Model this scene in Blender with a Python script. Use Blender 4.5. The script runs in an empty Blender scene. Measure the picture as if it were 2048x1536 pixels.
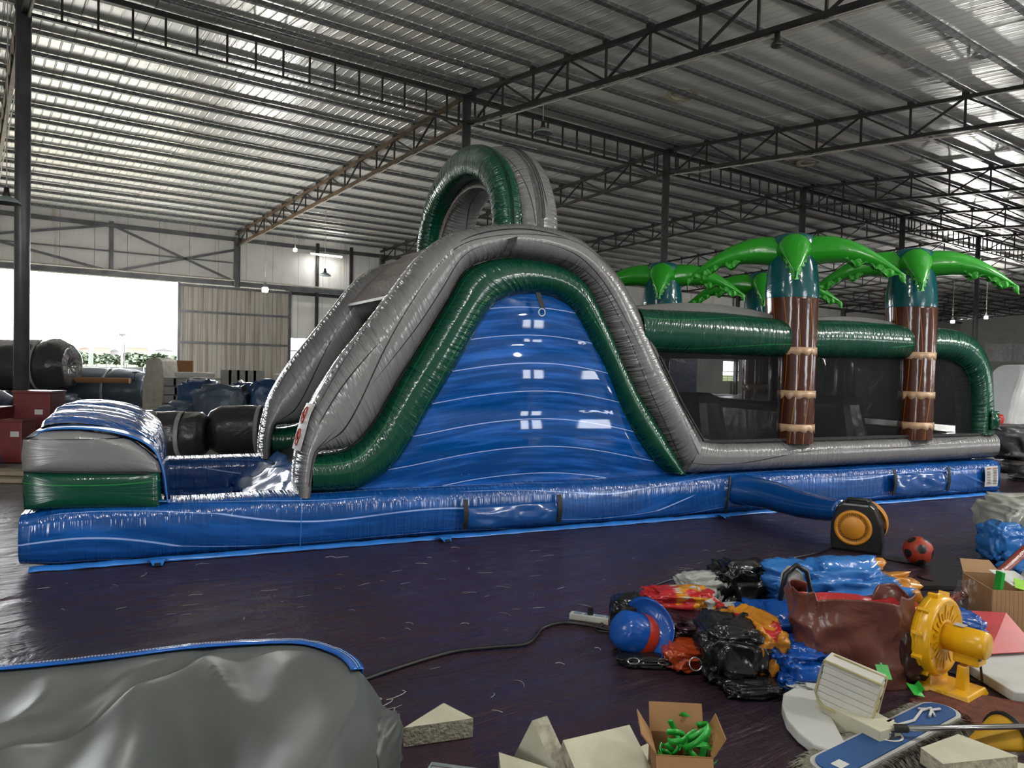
import bpy, bmesh, math, random
from math import sin, cos, pi, radians, sqrt, atan2
from mathutils import Vector, Matrix, noise
random.seed(7)
C = bpy.context.scene.collection
# ---------------------------------------------------------------- camera, sky, exposure
sc = bpy.context.scene
cd = bpy.data.cameras.new('camera'); cam = bpy.data.objects.new('camera', cd); C.objects.link(cam)
cd.sensor_width = 36; cd.lens = 1500 * 36 / 2048; cd.clip_end = 2000
cam.matrix_world = Matrix.Translation((0, 0, 1.6)) @ (Matrix.Rotation(pi / 2 + radians(-1.34), 3, 'X') @ Matrix.Rotation(0.022, 3, 'Z')).to_4x4()
sc.camera = cam
w = bpy.data.worlds.new('sky'); sc.world = w; w.use_nodes = True
bg = w.node_tree.nodes['Background']; bg.inputs[0].default_value = (0.93, 0.97, 1.0, 1); bg.inputs[1].default_value = 15.0
sl = bpy.data.lights.new('sun', 'SUN'); sl.energy = 34; sl.angle = .01; sl.color = (1, .95, .86)
so = bpy.data.objects.new('sun', sl); C.objects.link(so); so.rotation_euler = Vector((-.806 * .5 - .592 * .13, -.592 * .5 + .806 * .13, .85)).to_track_quat('Z', 'Y').to_euler()
sc.view_settings.view_transform = 'Standard'; sc.view_settings.look = 'None'; sc.view_settings.gamma = 1
sc.view_settings.use_curve_mapping = False; sc.view_settings.exposure = 0.45
sc.cycles.max_bounces = 7; sc.cycles.diffuse_bounces = 4; sc.cycles.glossy_bounces = 4; sc.cycles.transparent_max_bounces = 10
sc.cycles.transmission_bounces = 4; sc.cycles.caustics_reflective = False; sc.cycles.caustics_refractive = False
sc.cycles.sample_clamp_indirect = 6.0
# hall axes: A runs along the ridge (right and away), B from the camera to the back wall
AX = Vector((sin(radians(53.7)), cos(radians(53.7)), 0)); BX = Vector((-AX.y, AX.x, 0))
HALL = Matrix(((AX.x, BX.x, 0), (AX.y, BX.y, 0), (0, 0, 1))).to_4x4()
def G(a, b, z=0): return AX * a + BX * b + Vector((0, 0, z))
RIDGE, RZ, SF, SN, BW, BN, AL, AR = 14.8, 7.86, 0.049, 0.083, 33.0, -4.5, -12.0, 78.0
def roof(b): return RZ - (SF * (b - RIDGE) if b > RIDGE else SN * (RIDGE - b))
# daylight portals at the openings (they only guide the sky's light through them)
def portal(a0, a1, b, z0, z1, inward):
    l = bpy.data.lights.new('portal', 'AREA'); l.shape = 'RECTANGLE'; l.size = a1 - a0; l.size_y = z1 - z0
    l.cycles.is_portal = True
    o = bpy.data.objects.new('daylight_portal', l); C.objects.link(o)
    n = BX * inward; x = AX; y = (-n).cross(x)
    m = Matrix((x, y, -n)).transposed().to_4x4(); m.translation = G((a0 + a1) / 2, b, (z0 + z1) / 2); o.matrix_world = m
BACK_DOOR = (-4.6, 7.03, 0.0, 4.74)
NEAR_OPENINGS = [(-10, -7, 0, 4.2), (6.8, 7.6, 1.2, 2.9), (7.95, 8.8, 1.2, 2.9)] + [(15.6 + 6.75 * i, 17.4 + 6.75 * i, 1.4, 2.5) for i in range(7)]  # middle pair known from reflections; the window row is added for roof glints
portal(BACK_DOOR[0], BACK_DOOR[1], BW + .3, 0, 4.74, -1)
for d in NEAR_OPENINGS: portal(d[0], d[1], BN - .3, d[2], d[3], 1)

# ---------------------------------------------------------------- materials
class NT:
    def __init__(s, name):
        s.m = bpy.data.materials.new(name); s.m.use_nodes = True; s.t = s.m.node_tree; s.n = s.t.nodes; s.l = s.t.links
        s.b = s.n['Principled BSDF']; s.out = s.n['Material Output']
    def add(s, ty, **k):
        n = s.n.new(ty)
        for a, v in k.items(): setattr(n, a, v)
        return n
    def put(s, sock, v):
        if hasattr(v, 'is_output') or isinstance(v, bpy.types.NodeSocket): s.l.new(v, sock)
        else: sock.default_value = v
    def M(s, op, *a):
        n = s.add('ShaderNodeMath', operation=op)
        for i, v in enumerate(a): s.put(n.inputs[i], v)
        return n.outputs[0]
    def xyz(s, kind='Object'):
        c = s.add('ShaderNodeTexCoord'); sp = s.add('ShaderNodeSeparateXYZ'); s.l.new(c.outputs[kind], sp.inputs[0]); return sp.outputs
    def comb(s, x, y, z):
        n = s.add('ShaderNodeCombineXYZ')
        for i, v in enumerate((x, y, z)): s.put(n.inputs[i], v)
        return n.outputs[0]
    def noise(s, vec, scale=1, detail=3, rough=.5, dist=0):
        n = s.add('ShaderNodeTexNoise'); n.inputs['Scale'].default_value = scale; n.inputs['Detail'].default_value = detail
        n.inputs['Roughness'].default_value = rough; n.inputs['Distortion'].default_value = dist
        if vec is not None: s.l.new(vec, n.inputs['Vector'])
        return n.outputs['Fac']
    def coord(s, kind='Object', sx=1, sy=1, sz=1):
        c = s.add('ShaderNodeTexCoord'); mp = s.add('ShaderNodeMapping'); s.l.new(c.outputs[kind], mp.inputs[0]); mp.inputs['Scale'].default_value = (sx, sy, sz); return mp.outputs[0]
    def mix(s, f, a, b):
        n = s.add('ShaderNodeMix', data_type='RGBA'); s.put(n.inputs[0], f)
        for i, v in ((6, a), (7, b)): s.put(n.inputs[i], (*v, 1) if isinstance(v, tuple) and len(v) == 3 else v)
        return n.outputs[2]
    def ramp(s, f, lo, hi):
        n = s.add('ShaderNodeMapRange', interpolation_type='SMOOTHSTEP'); s.put(n.inputs[0], f); n.inputs[1].default_value = lo; n.inputs[2].default_value = hi; return n.outputs[0]
    def bump(s, h, strength=.3, dist=.02, prev=None):
        n = s.add('ShaderNodeBump'); n.inputs['Strength'].default_value = strength; n.inputs['Distance'].default_value = dist
        s.l.new(h, n.inputs['Height'])
        if prev is not None: s.l.new(prev, n.inputs['Normal'])
        return n.outputs[0]
    def set(s, **k):
        names = dict(color='Base Color', rough='Roughness', metal='Metallic', normal='Normal', emit='Emission Color', emits='Emission Strength', alpha='Alpha', spec='Specular IOR Level', trans='Transmission Weight', coat='Coat Weight', ior='IOR')
        for a, v in k.items():
            if isinstance(v, tuple) and len(v) == 3: v = (*v, 1)
            s.put(s.b.inputs[names[a]], v)
        return s.m

def simple(name, col, rough=.5, metal=0, var=.12, nscale=6, bump=0, bscale=30, spec=.5):
    s = NT(name); co = s.coord()
    f = s.noise(co, nscale, 4)
    k = tuple(max(0, c * (1 - var * 2)) for c in col)
    n = s.bump(s.noise(co, bscale, 3), bump, .01) if bump else None
    s.set(color=s.mix(s.ramp(f, .3, .7), k, col), rough=rough, metal=metal, spec=spec)
    if n: s.set(normal=n)
    return s.m

def glow(name, col, st):
    s = NT(name); return s.set(color=col, emit=col, emits=st)

def pvc(name, col, line, spacing=.16, width=.07, uaxis='u', arc=False, amp=.5, rough=.2, pucker=1.0, streak=None, wr=.25, lf=1.0):
    """glossy inflatable vinyl: flowing printed lines across the cloth, puckers near the seams (from the UVs)"""
    s = NT(name); X = s.xyz()
    U = s.xyz('UV')
    a, b = (X[0], X[2]) if uaxis == 'u' else (U[0], s.M('MULTIPLY', U[1], 1.5))
    w1 = s.M('SINE', s.M('ADD', s.M('MULTIPLY', a, 1.9 * lf), s.M('MULTIPLY', b, 1.1)))
    w2 = s.M('SINE', s.M('ADD', s.M('MULTIPLY', a, .83 * lf), 1.0))
    wv = s.M('ADD', s.M('MULTIPLY', w1, .10), s.M('MULTIPLY', w2, .15))
    if arc: wv = s.M('ADD', s.M('MULTIPLY', s.M('COSINE', s.M('MULTIPLY', s.M('SUBTRACT', a, 4.15), 1.35)), -.15), s.M('MULTIPLY', w1, .012))
    f = s.M('DIVIDE', s.M('ADD', b, s.M('MULTIPLY', wv, amp)), spacing)
    d = s.M('ABSOLUTE', s.M('SUBTRACT', s.M('FRACT', f), .5))
    brk = s.ramp(s.noise(s.comb(s.M('MULTIPLY', a, .5), s.M('MULTIPLY', s.M('FLOOR', f), 3.3), 0), 1, 0), .40, .44)
    ln = s.M('SUBTRACT', 1, s.ramp(d, width * .4, width))
    if not arc: ln = s.M('MULTIPLY', ln, brk)
    base = col
    if streak:
        st = s.noise(s.comb(s.M('MULTIPLY', a, 1.2), X[1], s.M('MULTIPLY', s.M('ADD', b, s.M('MULTIPLY', wv, amp)), 16)), 1, 4, .6)
        base = s.mix(s.ramp(st, .42, .72), col, streak)
    cl = s.mix(ln, base, line)
    pk = s.noise(s.comb(s.M('MULTIPLY', U[0], 20), s.M('MULTIPLY', U[1], 2.5), 0), 1, 3, .55)
    mask = s.M('POWER', s.M('ABSOLUTE', s.M('COSINE', s.M('MULTIPLY', U[1], 2 * pi))), 1.3)
    n1 = s.bump(s.M('MULTIPLY', pk, s.M('ADD', s.M('MULTIPLY', mask, 1), .06)), 1.0 * pucker, .085)
    n2 = s.bump(s.noise(s.coord(), 2.2, 3, .5), wr, .03, n1)
    return s.set(color=cl, rough=rough, normal=n2, spec=.35 if arc else .6)

def cloth(name, col, rough=.28, wr=.5, sc_=5, dist=.03):
    s = NT(name); co = s.coord()
    v = s.add('ShaderNodeTexVoronoi', feature='DISTANCE_TO_EDGE'); s.l.new(s.coord(), v.inputs[0]); v.inputs['Scale'].default_value = sc_
    n1 = s.bump(s.noise(co, sc_, 3, .5, 1.2), wr, dist)
    s.set(color=s.mix(s.noise(co, 3, 2), tuple(c * .85 for c in col), col), rough=rough, normal=n1, spec=.5)
    return s.m

BLUE = (.003, .058, .235); GREEN = (.002, .052, .028); GRAY = (.18, .176, .174)
M = {}
M['blue'] = pvc('blue_wave_vinyl', BLUE, (.3, .45, .8), .17, .032, uaxis='uv', amp=.6, streak=(.015, .115, .43), rough=.16, wr=.35, pucker=.8)
M['panel'] = pvc('blue_wave_panel', BLUE, (.35, .48, .8), .27, .020, arc=True, amp=1, streak=(.02, .13, .5), rough=.05, pucker=0, wr=.02)
M['green'] = pvc('green_vinyl', GREEN, (.02, .22, .05), .3, .014, uaxis='uv', amp=.5, rough=.17)
M['greenflat'] = pvc('green_vinyl_flat', GREEN, (.02, .22, .05), .3, .014, amp=.5, rough=.17, pucker=.12, wr=.5)
M['gray'] = pvc('gray_vinyl', GRAY, (.01, .01, .012), .26, .022, uaxis='uv', amp=.5, rough=.22)
M['grayflat'] = pvc('gray_vinyl_flat', GRAY, (.01, .01, .012), .3, .02, amp=.3, rough=.22, pucker=.12, wr=.6)
M['liner'] = cloth('blue_liner', (.01, .075, .3), .2, .8, 3, .06)
M['bright_blue'] = simple('bright_blue_hem', (.03, .2, .65), .25)
M['black_strap'] = simple('black_webbing', (.008, .008, .009), .6)
M['shade'] = cloth('shade_mesh', (.23, .2, .18), .6, .9, 12, .03)
M['darkvinyl'] = cloth('dark_vinyl', (.035, .035, .04), .3, .5, 3)
s = NT('brown_trunk_vinyl'); X = s.xyz()
th = s.M('MULTIPLY', s.M('ARCTAN2', X[1], X[0]), 2.1)
f = s.M('FRACT', s.M('ADD', th, s.M('MULTIPLY', s.M('SINE', s.M('MULTIPLY', X[2], 2.6)), .3)))
ln = s.M('SUBTRACT', 1, s.ramp(s.M('ABSOLUTE', s.M('SUBTRACT', f, .5)), .012, .03))
M['trunk'] = s.set(color=s.mix(ln, (.06, .018, .009), (.45, .17, .03)), rough=.15, normal=s.bump(s.noise(s.coord(), 4, 2), .35, .02))
M['teal'] = cloth('teal_vinyl', (.003, .085, .10), .15, .25, 4)
M['frond'] = cloth('leaf_green_vinyl', (.02, .30, .015), .22, .3, 4)
M['leaf'] = cloth('leaf_skirt', (.03, .36, .02), .35, .9, 9, .04)
M['cream'] = simple('cream_band', (.55, .36, .22), .3)
s = NT('black_netting')
tr = s.add('ShaderNodeBsdfTransparent'); mx = s.add('ShaderNodeMixShader'); s.set(color=(.012, .012, .013), rough=.6, spec=.12)
wvv = s.M('ADD', .24, s.M('MULTIPLY', s.noise(s.coord(), 3, 3), .14)); s.l.new(wvv, mx.inputs[0])
s.l.new(tr.outputs[0], mx.inputs[1]); s.l.new(s.b.outputs[0], mx.inputs[2]); s.l.new(mx.outputs[0], s.out.inputs[0]); M['net'] = s.m
# hall
s = NT('foil_roof_sheet'); X = s.xyz()
rib = s.M('FRACT', s.M('MULTIPLY', X[0], 5.0))
ribh = s.ramp(s.M('ABSOLUTE', s.M('SUBTRACT', rib, .5)), .38, .5)
oi = s.add('ShaderNodeObjectInfo')
blot = s.noise(s.comb(s.M('MULTIPLY', X[0], .4), s.M('MULTIPLY', X[1], .25), 0), 1.3, 3)
colr = s.mix(s.ramp(blot, .35, .7), (.72, .73, .71), (.86, .83, .77))
colr = s.mix(s.M('MULTIPLY', oi.outputs['Random'], .5), colr, (.75, .75, .71))
n1 = s.bump(ribh, .7, .02); n1 = s.bump(s.noise(s.comb(s.M('MULTIPLY', X[0], 3), s.M('MULTIPLY', X[1], .6), 0), 1.2, 4, .6), .5, .05, n1)
M['foil'] = s.set(color=colr, metal=.35, rough=.33, normal=n1)
s = NT('galvanised_purlin'); X = s.xyz()
zz = s.M('PINGPONG', s.M('MULTIPLY', X[0], 1), .12); dd = s.M('ABSOLUTE', s.M('SUBTRACT', s.M('ADD', s.M('MULTIPLY', zz, 1), -.06), s.M('MULTIPLY', X[2], 1)))
M['purlin'] = s.set(color=s.mix(s.M('LESS_THAN', dd, .02), (.10, .11, .11), (.18, .19, .185)), rough=.45, metal=.5)
M['steel'] = simple('dark_painted_steel', (.035, .03, .027), .5, .3, .25, 3)
M['rust'] = simple('brown_primed_steel', (.13, .075, .035), .55, .2, .3, 4)
M['column'] = simple('grey_steel_column', (.12, .125, .13), .4, .4, .2, 2)
s = NT('white_sandwich_panel'); X = s.xyz()
st = s.noise(s.comb(s.M('MULTIPLY', X[0], 1.5), 0, s.M('MULTIPLY', X[2], .12)), 2, 4, .6)
gr = s.noise(s.coord(), 1.2, 5, .6)
c1 = s.mix(s.ramp(st, .55, .75), (.58, .57, .54), (.40, .33, .24)); c1 = s.mix(s.ramp(gr, .5, .8), c1, (.46, .46, .44))
M['wall'] = s.set(color=c1, rough=.6)
s = NT('corrugated_door_sheet'); X = s.xyz()
rc = s.noise(s.comb(s.M('MULTIPLY', X[0], 6), 0, s.M('MULTIPLY', X[2], .3)), 1, 4)
M['corr'] = s.set(color=s.mix(s.ramp(rc, .4, .65), (.40, .37, .33), (.27, .24, .20)), rough=.5, metal=.2)
s = NT('purple_floor_tarpaulin'); co = s.coord(); X = s.xyz()
rot = s.add('ShaderNodeMapping'); s.l.new(s.coord(), rot.inputs[0]); rot.inputs['Rotation'].default_value = (0, 0, .6); rot.inputs['Scale'].default_value = (1.0, 5, 1)
crk = s.noise(rot.outputs[0], 1.1, 6, .6, .6); cr2 = s.noise(co, 1.6, 5, .55, 1.5)
cf = s.mix(s.ramp(s.noise(co, .35, 3), .35, .65), (.040, .018, .025), (.025, .015, .025))
cf = s.mix(s.ramp(s.noise(co, 1.3, 6, .7), .5, .75), cf, (.034, .02, .028))
n1 = s.bump(crk, .8, .05); n1 = s.bump(cr2, .6, .06, n1)
M['tarp'] = s.set(color=cf, rough=s.M('ADD', .22, s.M('MULTIPLY', s.noise(co, 5, 4), .2)), normal=n1, spec=.5)
M['concrete'] = simple('concrete_slab', (.24, .23, .21), .6, 0, .15, 1)
M['lamp_on'] = glow('lit_lamp', (1, .98, .92), 30)
M['lampshade'] = simple('lamp_shade_enamel', (.35, .42, .42), .3, .3)
M['cable'] = simple('black_cable', (.012, .011, .011), .45)
M['wire'] = simple('pale_wire', (.4, .38, .33), .5)

# ---------------------------------------------------------------- mesh helpers
def link(name, me, mat=None, parent=None, smooth=False, loc=None, mw=None):
    o = bpy.data.objects.new(name, me); C.objects.link(o)
    if mat is not None and not me.materials: me.materials.append(mat)
    if smooth: me.polygons.foreach_set('use_smooth', [True] * len(me.polygons))
    if parent is not None: o.parent = parent
    if mw is not None: o.matrix_world = mw
    if loc is not None: o.location = loc
    return o
def tag(o, label=None, cat=None, group=None, kind=None):
    if label: o['label'] = label
    if cat: o['category'] = cat
    if group: o['group'] = group
    if kind: o['kind'] = kind
    return o
def thing(name, label, cat, loc=(0, 0, 0), rot=0, group=None, kind=None, mw=None):
    o = bpy.data.objects.new(name, None); C.objects.link(o); o.empty_display_size = .1
    if mw is not None: o.matrix_world = mw
    else: o.location = loc; o.rotation_euler = (0, 0, rot)
    return tag(o, label, cat, group, kind)
class MB:
    def __init__(s): s.v = []; s.f = []; s.mi = []; s.uv = None
    def box(s, c, d, R=None, mi=0, taper=1):
        n = len(s.v); R = R or Matrix.Identity(3)
        for z in (-1, 1):
            t = taper if z > 0 else 1
            for x, y in ((-1, -1), (1, -1), (1, 1), (-1, 1)):
                s.v.append(Vector(c) + R @ Vector((x * d[0] / 2 * t, y * d[1] / 2 * t, z * d[2] / 2)))
        for q in ((3, 2, 1, 0), (4, 5, 6, 7), (0, 1, 5, 4), (1, 2, 6, 5), (2, 3, 7, 6), (3, 0, 4, 7)): s.f.append(tuple(n + i for i in q)); s.mi.append(mi)
        return s
    def bar(s, p, q, w, h=None, mi=0, up=Vector((0, 0, 1))):
        p, q = Vector(p), Vector(q); d = q - p; L = d.length; d.normalize(); h = h or w
        x = d.cross(up)
        if x.length < 1e-4: x = d.cross(Vector((1, 0, 0)))
        x.normalize(); y = x.cross(d)
        R = Matrix((x, d, y)).transposed()
        return s.box((p + q) / 2, (w, L, h), R, mi)
    def tube(s, pts, r, n=8, mi=0, cap=True):
        pts = [Vector(p) for p in pts]; rs = r if isinstance(r, (list, tuple)) else [r] * len(pts)
        b = len(s.v); prev = None
        for i, p in enumerate(pts):
            d = (pts[min(i + 1, len(pts) - 1)] - pts[max(i - 1, 0)]).normalized()
            if prev is None:
                x = d.cross(Vector((0, 0, 1)))
                if x.length < 1e-3: x = d.cross(Vector((1, 0, 0)))
            else: x = prev - d * prev.dot(d)
            x.normalize(); prev = x; y = d.cross(x)
            for k in range(n):
                t = 2 * pi * k / n; s.v.append(p + (x * cos(t) + y * sin(t)) * rs[i])
        for i in range(len(pts) - 1):
            for k in range(n):
                k2 = (k + 1) % n; s.f.append((b + i * n + k, b + i * n + k2, b + (i + 1) * n + k2, b + (i + 1) * n + k)); s.mi.append(mi)
        if cap:
            s.f.append(tuple(b + k for k in range(n))[::-1]); s.f.append(tuple(b + (len(pts) - 1) * n + k for k in range(n))); s.mi += [mi, mi]
        return s
    def prism(s, poly, z0, z1, mi=0, R=None, T=None):
        n = len(s.v); k = len(poly)
        for z in (z0, z1):
            for p in poly:
                q = Vector((p[0], p[1], z)); q = R @ q if R else q; s.v.append(q + Vector(T) if T is not None else q)
        s.f.append(tuple(range(n + k - 1, n - 1, -1))); s.f.append(tuple(range(n + k, n + 2 * k))); s.mi += [mi, mi]
        for i in range(k): j = (i + 1) % k; s.f.append((n + i, n + j, n + k + j, n + k + i)); s.mi.append(mi)
        return s
    def lathe(s, prof, n=24, mi=0, R=None, T=(0, 0, 0)):
        b = len(s.v); R = R or Matrix.Identity(3)
        for r, z in prof:
            for k in range(n): t = 2 * pi * k / n; s.v.append(R @ Vector((r * cos(t), r * sin(t), z)) + Vector(T))
        for i in range(len(prof) - 1):
            for k in range(n): k2 = (k + 1) % n; s.f.append((b + i * n + k, b + i * n + k2, b + (i + 1) * n + k2, b + (i + 1) * n + k)); s.mi.append(mi)
        return s
    def grid(s, fn, nu, nv, mi=0, flip=False, mf=None):
        b = len(s.v)
        for i in range(nu + 1):
            for j in range(nv + 1): s.v.append(Vector(fn(i / nu, j / nv)))
        for i in range(nu):
            for j in range(nv):
                q = (b + i * (nv + 1) + j, b + (i + 1) * (nv + 1) + j, b + (i + 1) * (nv + 1) + j + 1, b + i * (nv + 1) + j + 1)
                s.f.append(q[::-1] if flip else q); s.mi.append(mf((i + .5) / nu, (j + .5) / nv) if mf else mi)
        return s
    def mesh(s, name):
        me = bpy.data.meshes.new(name); me.from_pydata([tuple(v) for v in s.v], [], s.f); me.update(); return me
    def build(s, name, mats, parent=None, smooth=False, bevel=0, mw=None, loc=None, solid=0, fixn=False, sub=0):
        me = s.mesh(name); mats = mats if isinstance(mats, (list, tuple)) else [mats]
        for m in mats: me.materials.append(m)
        if len(mats) > 1: me.polygons.foreach_set('material_index', s.mi)
        if s.uv:
            ul = me.uv_layers.new(name='UVMap')
            for lp in me.loops: ul.data[lp.index].uv = s.uv[lp.vertex_index]
        if fixn:
            bm = bmesh.new(); bm.from_mesh(me); bmesh.ops.recalc_face_normals(bm, faces=bm.faces); bm.to_mesh(me); bm.free()
        o = link(name, me, None, parent, smooth, loc, mw)
        if bevel: b = o.modifiers.new('bevel', 'BEVEL'); b.width = bevel; b.segments = 2; b.limit_method = 'ANGLE'
        if solid: b = o.modifiers.new('solid', 'SOLIDIFY'); b.thickness = solid
        if sub: b = o.modifiers.new('sub', 'SUBSURF'); b.levels = sub; b.render_levels = sub
        return o
def crom(P, n):
    """resample a list of equal-length tuples with a Catmull-Rom spline"""
    out = []; m = len(P) - 1
    for i in range(n + 1):
        t = i / n * m; k = min(int(t), m - 1); t -= k
        p0, p1, p2, p3 = P[max(k - 1, 0)], P[k], P[k + 1], P[min(k + 2, m)]
        out.append(tuple(.5 * (2 * b + (c - a) * t + (2 * a - 5 * b + 4 * c - d) * t * t + (3 * b - a - 3 * c + d) * t ** 3) for a, b, c, d in zip(p0, p1, p2, p3)))
    return out
def spow(x, e): return math.copysign(abs(x) ** e, x)
def band(pairs, v0, v1, n=80, e=.75, ns=24, puck=.015):
    """an inflated band: pairs (Ou,Oz,Iu,Iz) of its outer and inner edge in the u-z plane, v0..v1 deep"""
    P = crom(pairs, n); mb = MB(); mb.uv = []; s = 0; last = None; vc = (v0 + v1) / 2; hv = (v1 - v0) / 2
    for i, (ou, oz, iu, iz) in enumerate(P):
        c = ((ou + iu) / 2, (oz + iz) / 2)
        if last: s += sqrt((c[0] - last[0]) ** 2 + (c[1] - last[1]) ** 2)
        last = c; du, dz = (ou - iu) / 2, (oz - iz) / 2
        k = 1 - puck * (noise.noise(Vector((s * 9, v0, 0))) + 1)
        for j in range(ns):
            t = 2 * pi * j / ns; a = spow(cos(t), e); b = spow(sin(t), e)
            mb.v.append(Vector((c[0] + du * a * k, vc + hv * b, c[1] + dz * a * k))); mb.uv.append((s, j / ns))
    for i in range(n):
        for j in range(ns): j2 = (j + 1) % ns; mb.f.append((i * ns + j, i * ns + j2, (i + 1) * ns + j2, (i + 1) * ns + j)); mb.mi.append(0)
    mb.f.append(tuple(range(ns))); mb.f.append(tuple(range(n * ns, (n + 1) * ns))[::-1]); mb.mi += [0, 0]
    return mb
# ---------------------------------------------------------------- the setting: hall
def wallbox(a0, a1, b0, b1, z0, z1, mb): mb.box(((a0 + a1) / 2, (b0 + b1) / 2, (z0 + z1) / 2), (a1 - a0, b1 - b0, z1 - z0)); return mb
fl = MB().box((0, 0, -.1), (60, 60, .2)); 
ground = tag(MB().prism([(AL - 3, BN - 30), (AR + 3, BN - 30), (AR + 3, BW + 2), (AL - 3, BW + 2)], -.3, -.012).build('floor', M['concrete'], mw=HALL), kind='structure')
tp = MB().grid(lambda s_, t_: (AL + 2 + (s_) * (44), BN + .5 + t_ * 16.2, .004 * noise.noise(Vector((s_ * 60, t_ * 30, 0)))), 150, 70)
tp = tp.build('floor_tarpaulin', M['tarp'], mw=HALL, smooth=True); tag(tp, kind='structure')
tag(MB().box(((17 + AR) / 2, 13.4, -.004), (AR - 17, 35, .008)).build('floor_tarpaulin', M['tarp'], mw=HALL), kind='structure')  # extra sheet added to darken the bright far floor behind the tunnel
# roof sheets, ridge along A
ceil = thing('ceiling', None, None, kind='structure', mw=HALL)
k = 0; a = AL
while a < AR:
    wdt = 1.06
    for side in (0, 1):
        b0, b1 = (RIDGE, BW + .2) if side == 0 else (BN - .2, RIDGE)
        z0, z1 = roof(b0) + .17, roof(b1) + .17; dz = .006 * (k % 2)
        mb = MB(); n = 0
        mb.v = [Vector(p) for p in ((a, b0, z0 + dz), (a + wdt - .012, b0, z0 + dz), (a + wdt - .012, b1, z1 + dz), (a, b1, z1 + dz), (a, b0, z0 + .05), (a + wdt - .004, b0, z0 + .05), (a + wdt - .004, b1, z1 + .05), (a, b1, z1 + .05))]
        mb.f = [(3, 2, 1, 0), (4, 5, 6, 7), (0, 1, 5, 4), (1, 2, 6, 5), (2, 3, 7, 6), (3, 0, 4, 7)]; mb.mi = [0] * 6
        mb.build('roof_sheet', M['foil'], ceil)
    a += wdt; k += 1
MB().box(((AL + AR) / 2, (BN + BW) / 2, RZ + .5), (AR - AL + 2, BW - BN + 2, .1)).build('roof_cover', M['column'], ceil)
PUR = [RIDGE + .35 + 1.08 * i for i in range(17)] + [RIDGE - .35 - 1.08 * i for i in range(18)]
for b in PUR:
    z = roof(b)
    o = MB().box((0, 0, .03), (AR - AL, .04, .09)).box((0, -.03, -.02), (AR - AL, .10, .012)).build('purlin', M['purlin'], ceil); o.location = ((AL + AR) / 2, b, z + .08)
# walls
def holes(a0, a1, z0, z1, hs, b0, b1):
    mb = MB(); xs = sorted({a0, a1, *[min(max(h[i], a0), a1) for h in hs for i in (0, 1)]}); zs = sorted({z0, z1, *[min(max(h[i], z0), z1) for h in hs for i in (2, 3)]})
    for i in range(len(xs) - 1):
        run = None
        for j in range(len(zs) - 1):
            x, z = (xs[i] + xs[i + 1]) / 2, (zs[j] + zs[j + 1]) / 2
            if any(h[0] < x < h[1] and h[2] < z < h[3] for h in hs): continue
            wallbox(xs[i], xs[i + 1], b0, b1, zs[j], zs[j + 1], mb)
    return mb
WIN = [(11.85, 13.0, 1.5, 2.68)] + [(13.6 + 6.75 * i + 1.6, 13.6 + 6.75 * i + 3.4, 1.6 if i < 3 else .9, 2.8 if i < 3 else 2.3) for i in range(9)]
HS = [BACK_DOOR] + WIN + [(7.03, 11.6, -1, 4.74)]
for wn in WIN: portal(wn[0], wn[1], BW + .3, wn[2], wn[3], -1)
wb = thing('wall_back', None, None, kind='structure', mw=HALL)
a = AL
while a < 40:
    a1 = a + 1.14
    mb = holes(a, a1, 0, 7.2, HS, BW, BW + .09)
    if mb.v: mb.build('wall_panel', M['wall'], wb)
    a = a1 + .012
holes(a, AR, 0, 7.2, HS, BW, BW + .09).build('wall_panels_far', M['wall'], wb)
holes(AL, AR, 0, 7.2, HS, BW + .092, BW + .12).build('wall_leak_backing', M['column'], wb)  # unseen backing added to stop light leaking between the wall panels
MB().box(((AL + AR) / 2, BW - .05, 6.75), (AR - AL, .1, .16)).build('eave_beam', M['column'], wb)
MB().box(((11.6 + AR) / 2, BW - .05, 4.66), (AR - 11.6, .1, .14)).build('girt', M['steel'], wb)
MB().box((1.5, BW - .08, 4.86), (26, .14, .2)).build('door_track', M['column'], wb)
MB().tube([(-6, BW - .3, 5.02), (16, BW - .3, 4.98)], .03).build('cable_pipe', M['wire'], wb)
for x in (-3.9, 4.7, 13.05, 14.7, 19.8):
    MB().box((x, BW - .06, 5.9 if x < 12 else 3.5), (.12, .12, 2.0 if x < 12 else 7)).build('wall_post', M['column'] if x < 12 else M['steel'], wb)
for p, q in (((-3.9, 6.75), (4.7, 4.95)), ((-3.9, 4.95), (4.7, 6.75)), ((4.7, 6.75), (9.4, 4.95)), ((4.7, 4.95), (9.4, 6.3))):
    MB().bar((p[0], BW - .12, p[1]), (q[0], BW - .12, q[1]), .05, .09).build('cross_brace', M['column'], wb)
for z in (5.75,): MB().box((2.7, BW - .05, z), (13.2, .08, .05)).build('girt', M['column'], wb)
# windows: frame with bars
for i, wn in enumerate(WIN):
    mb = MB(); aw, ae, z0, z1 = wn; b = BW + .03
    for q in ((aw, z0, aw, z1), (ae, z0, ae, z1), (aw, z0, ae, z0), (aw, z1, ae, z1), (aw, (z0 + z1) / 2, ae, (z0 + z1) / 2)): mb.bar((q[0], b, q[1]), (q[2], b, q[3]), .05)
    o = tag(mb.build('window_%d' % (i + 1), M['steel'], mw=HALL), kind='structure')
    mb = MB(); n = 8
    for k in range(1, n): z = z0 + (z1 - z0) * k / n; mb.bar((aw, b, z), (ae, b, z), .022)
    for k in range(1, 3): x = aw + (ae - aw) * k / 3; mb.bar((x, b, z0), (x, b, z1), .022)
    mb.build('window_bars', M['steel'], o)
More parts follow.
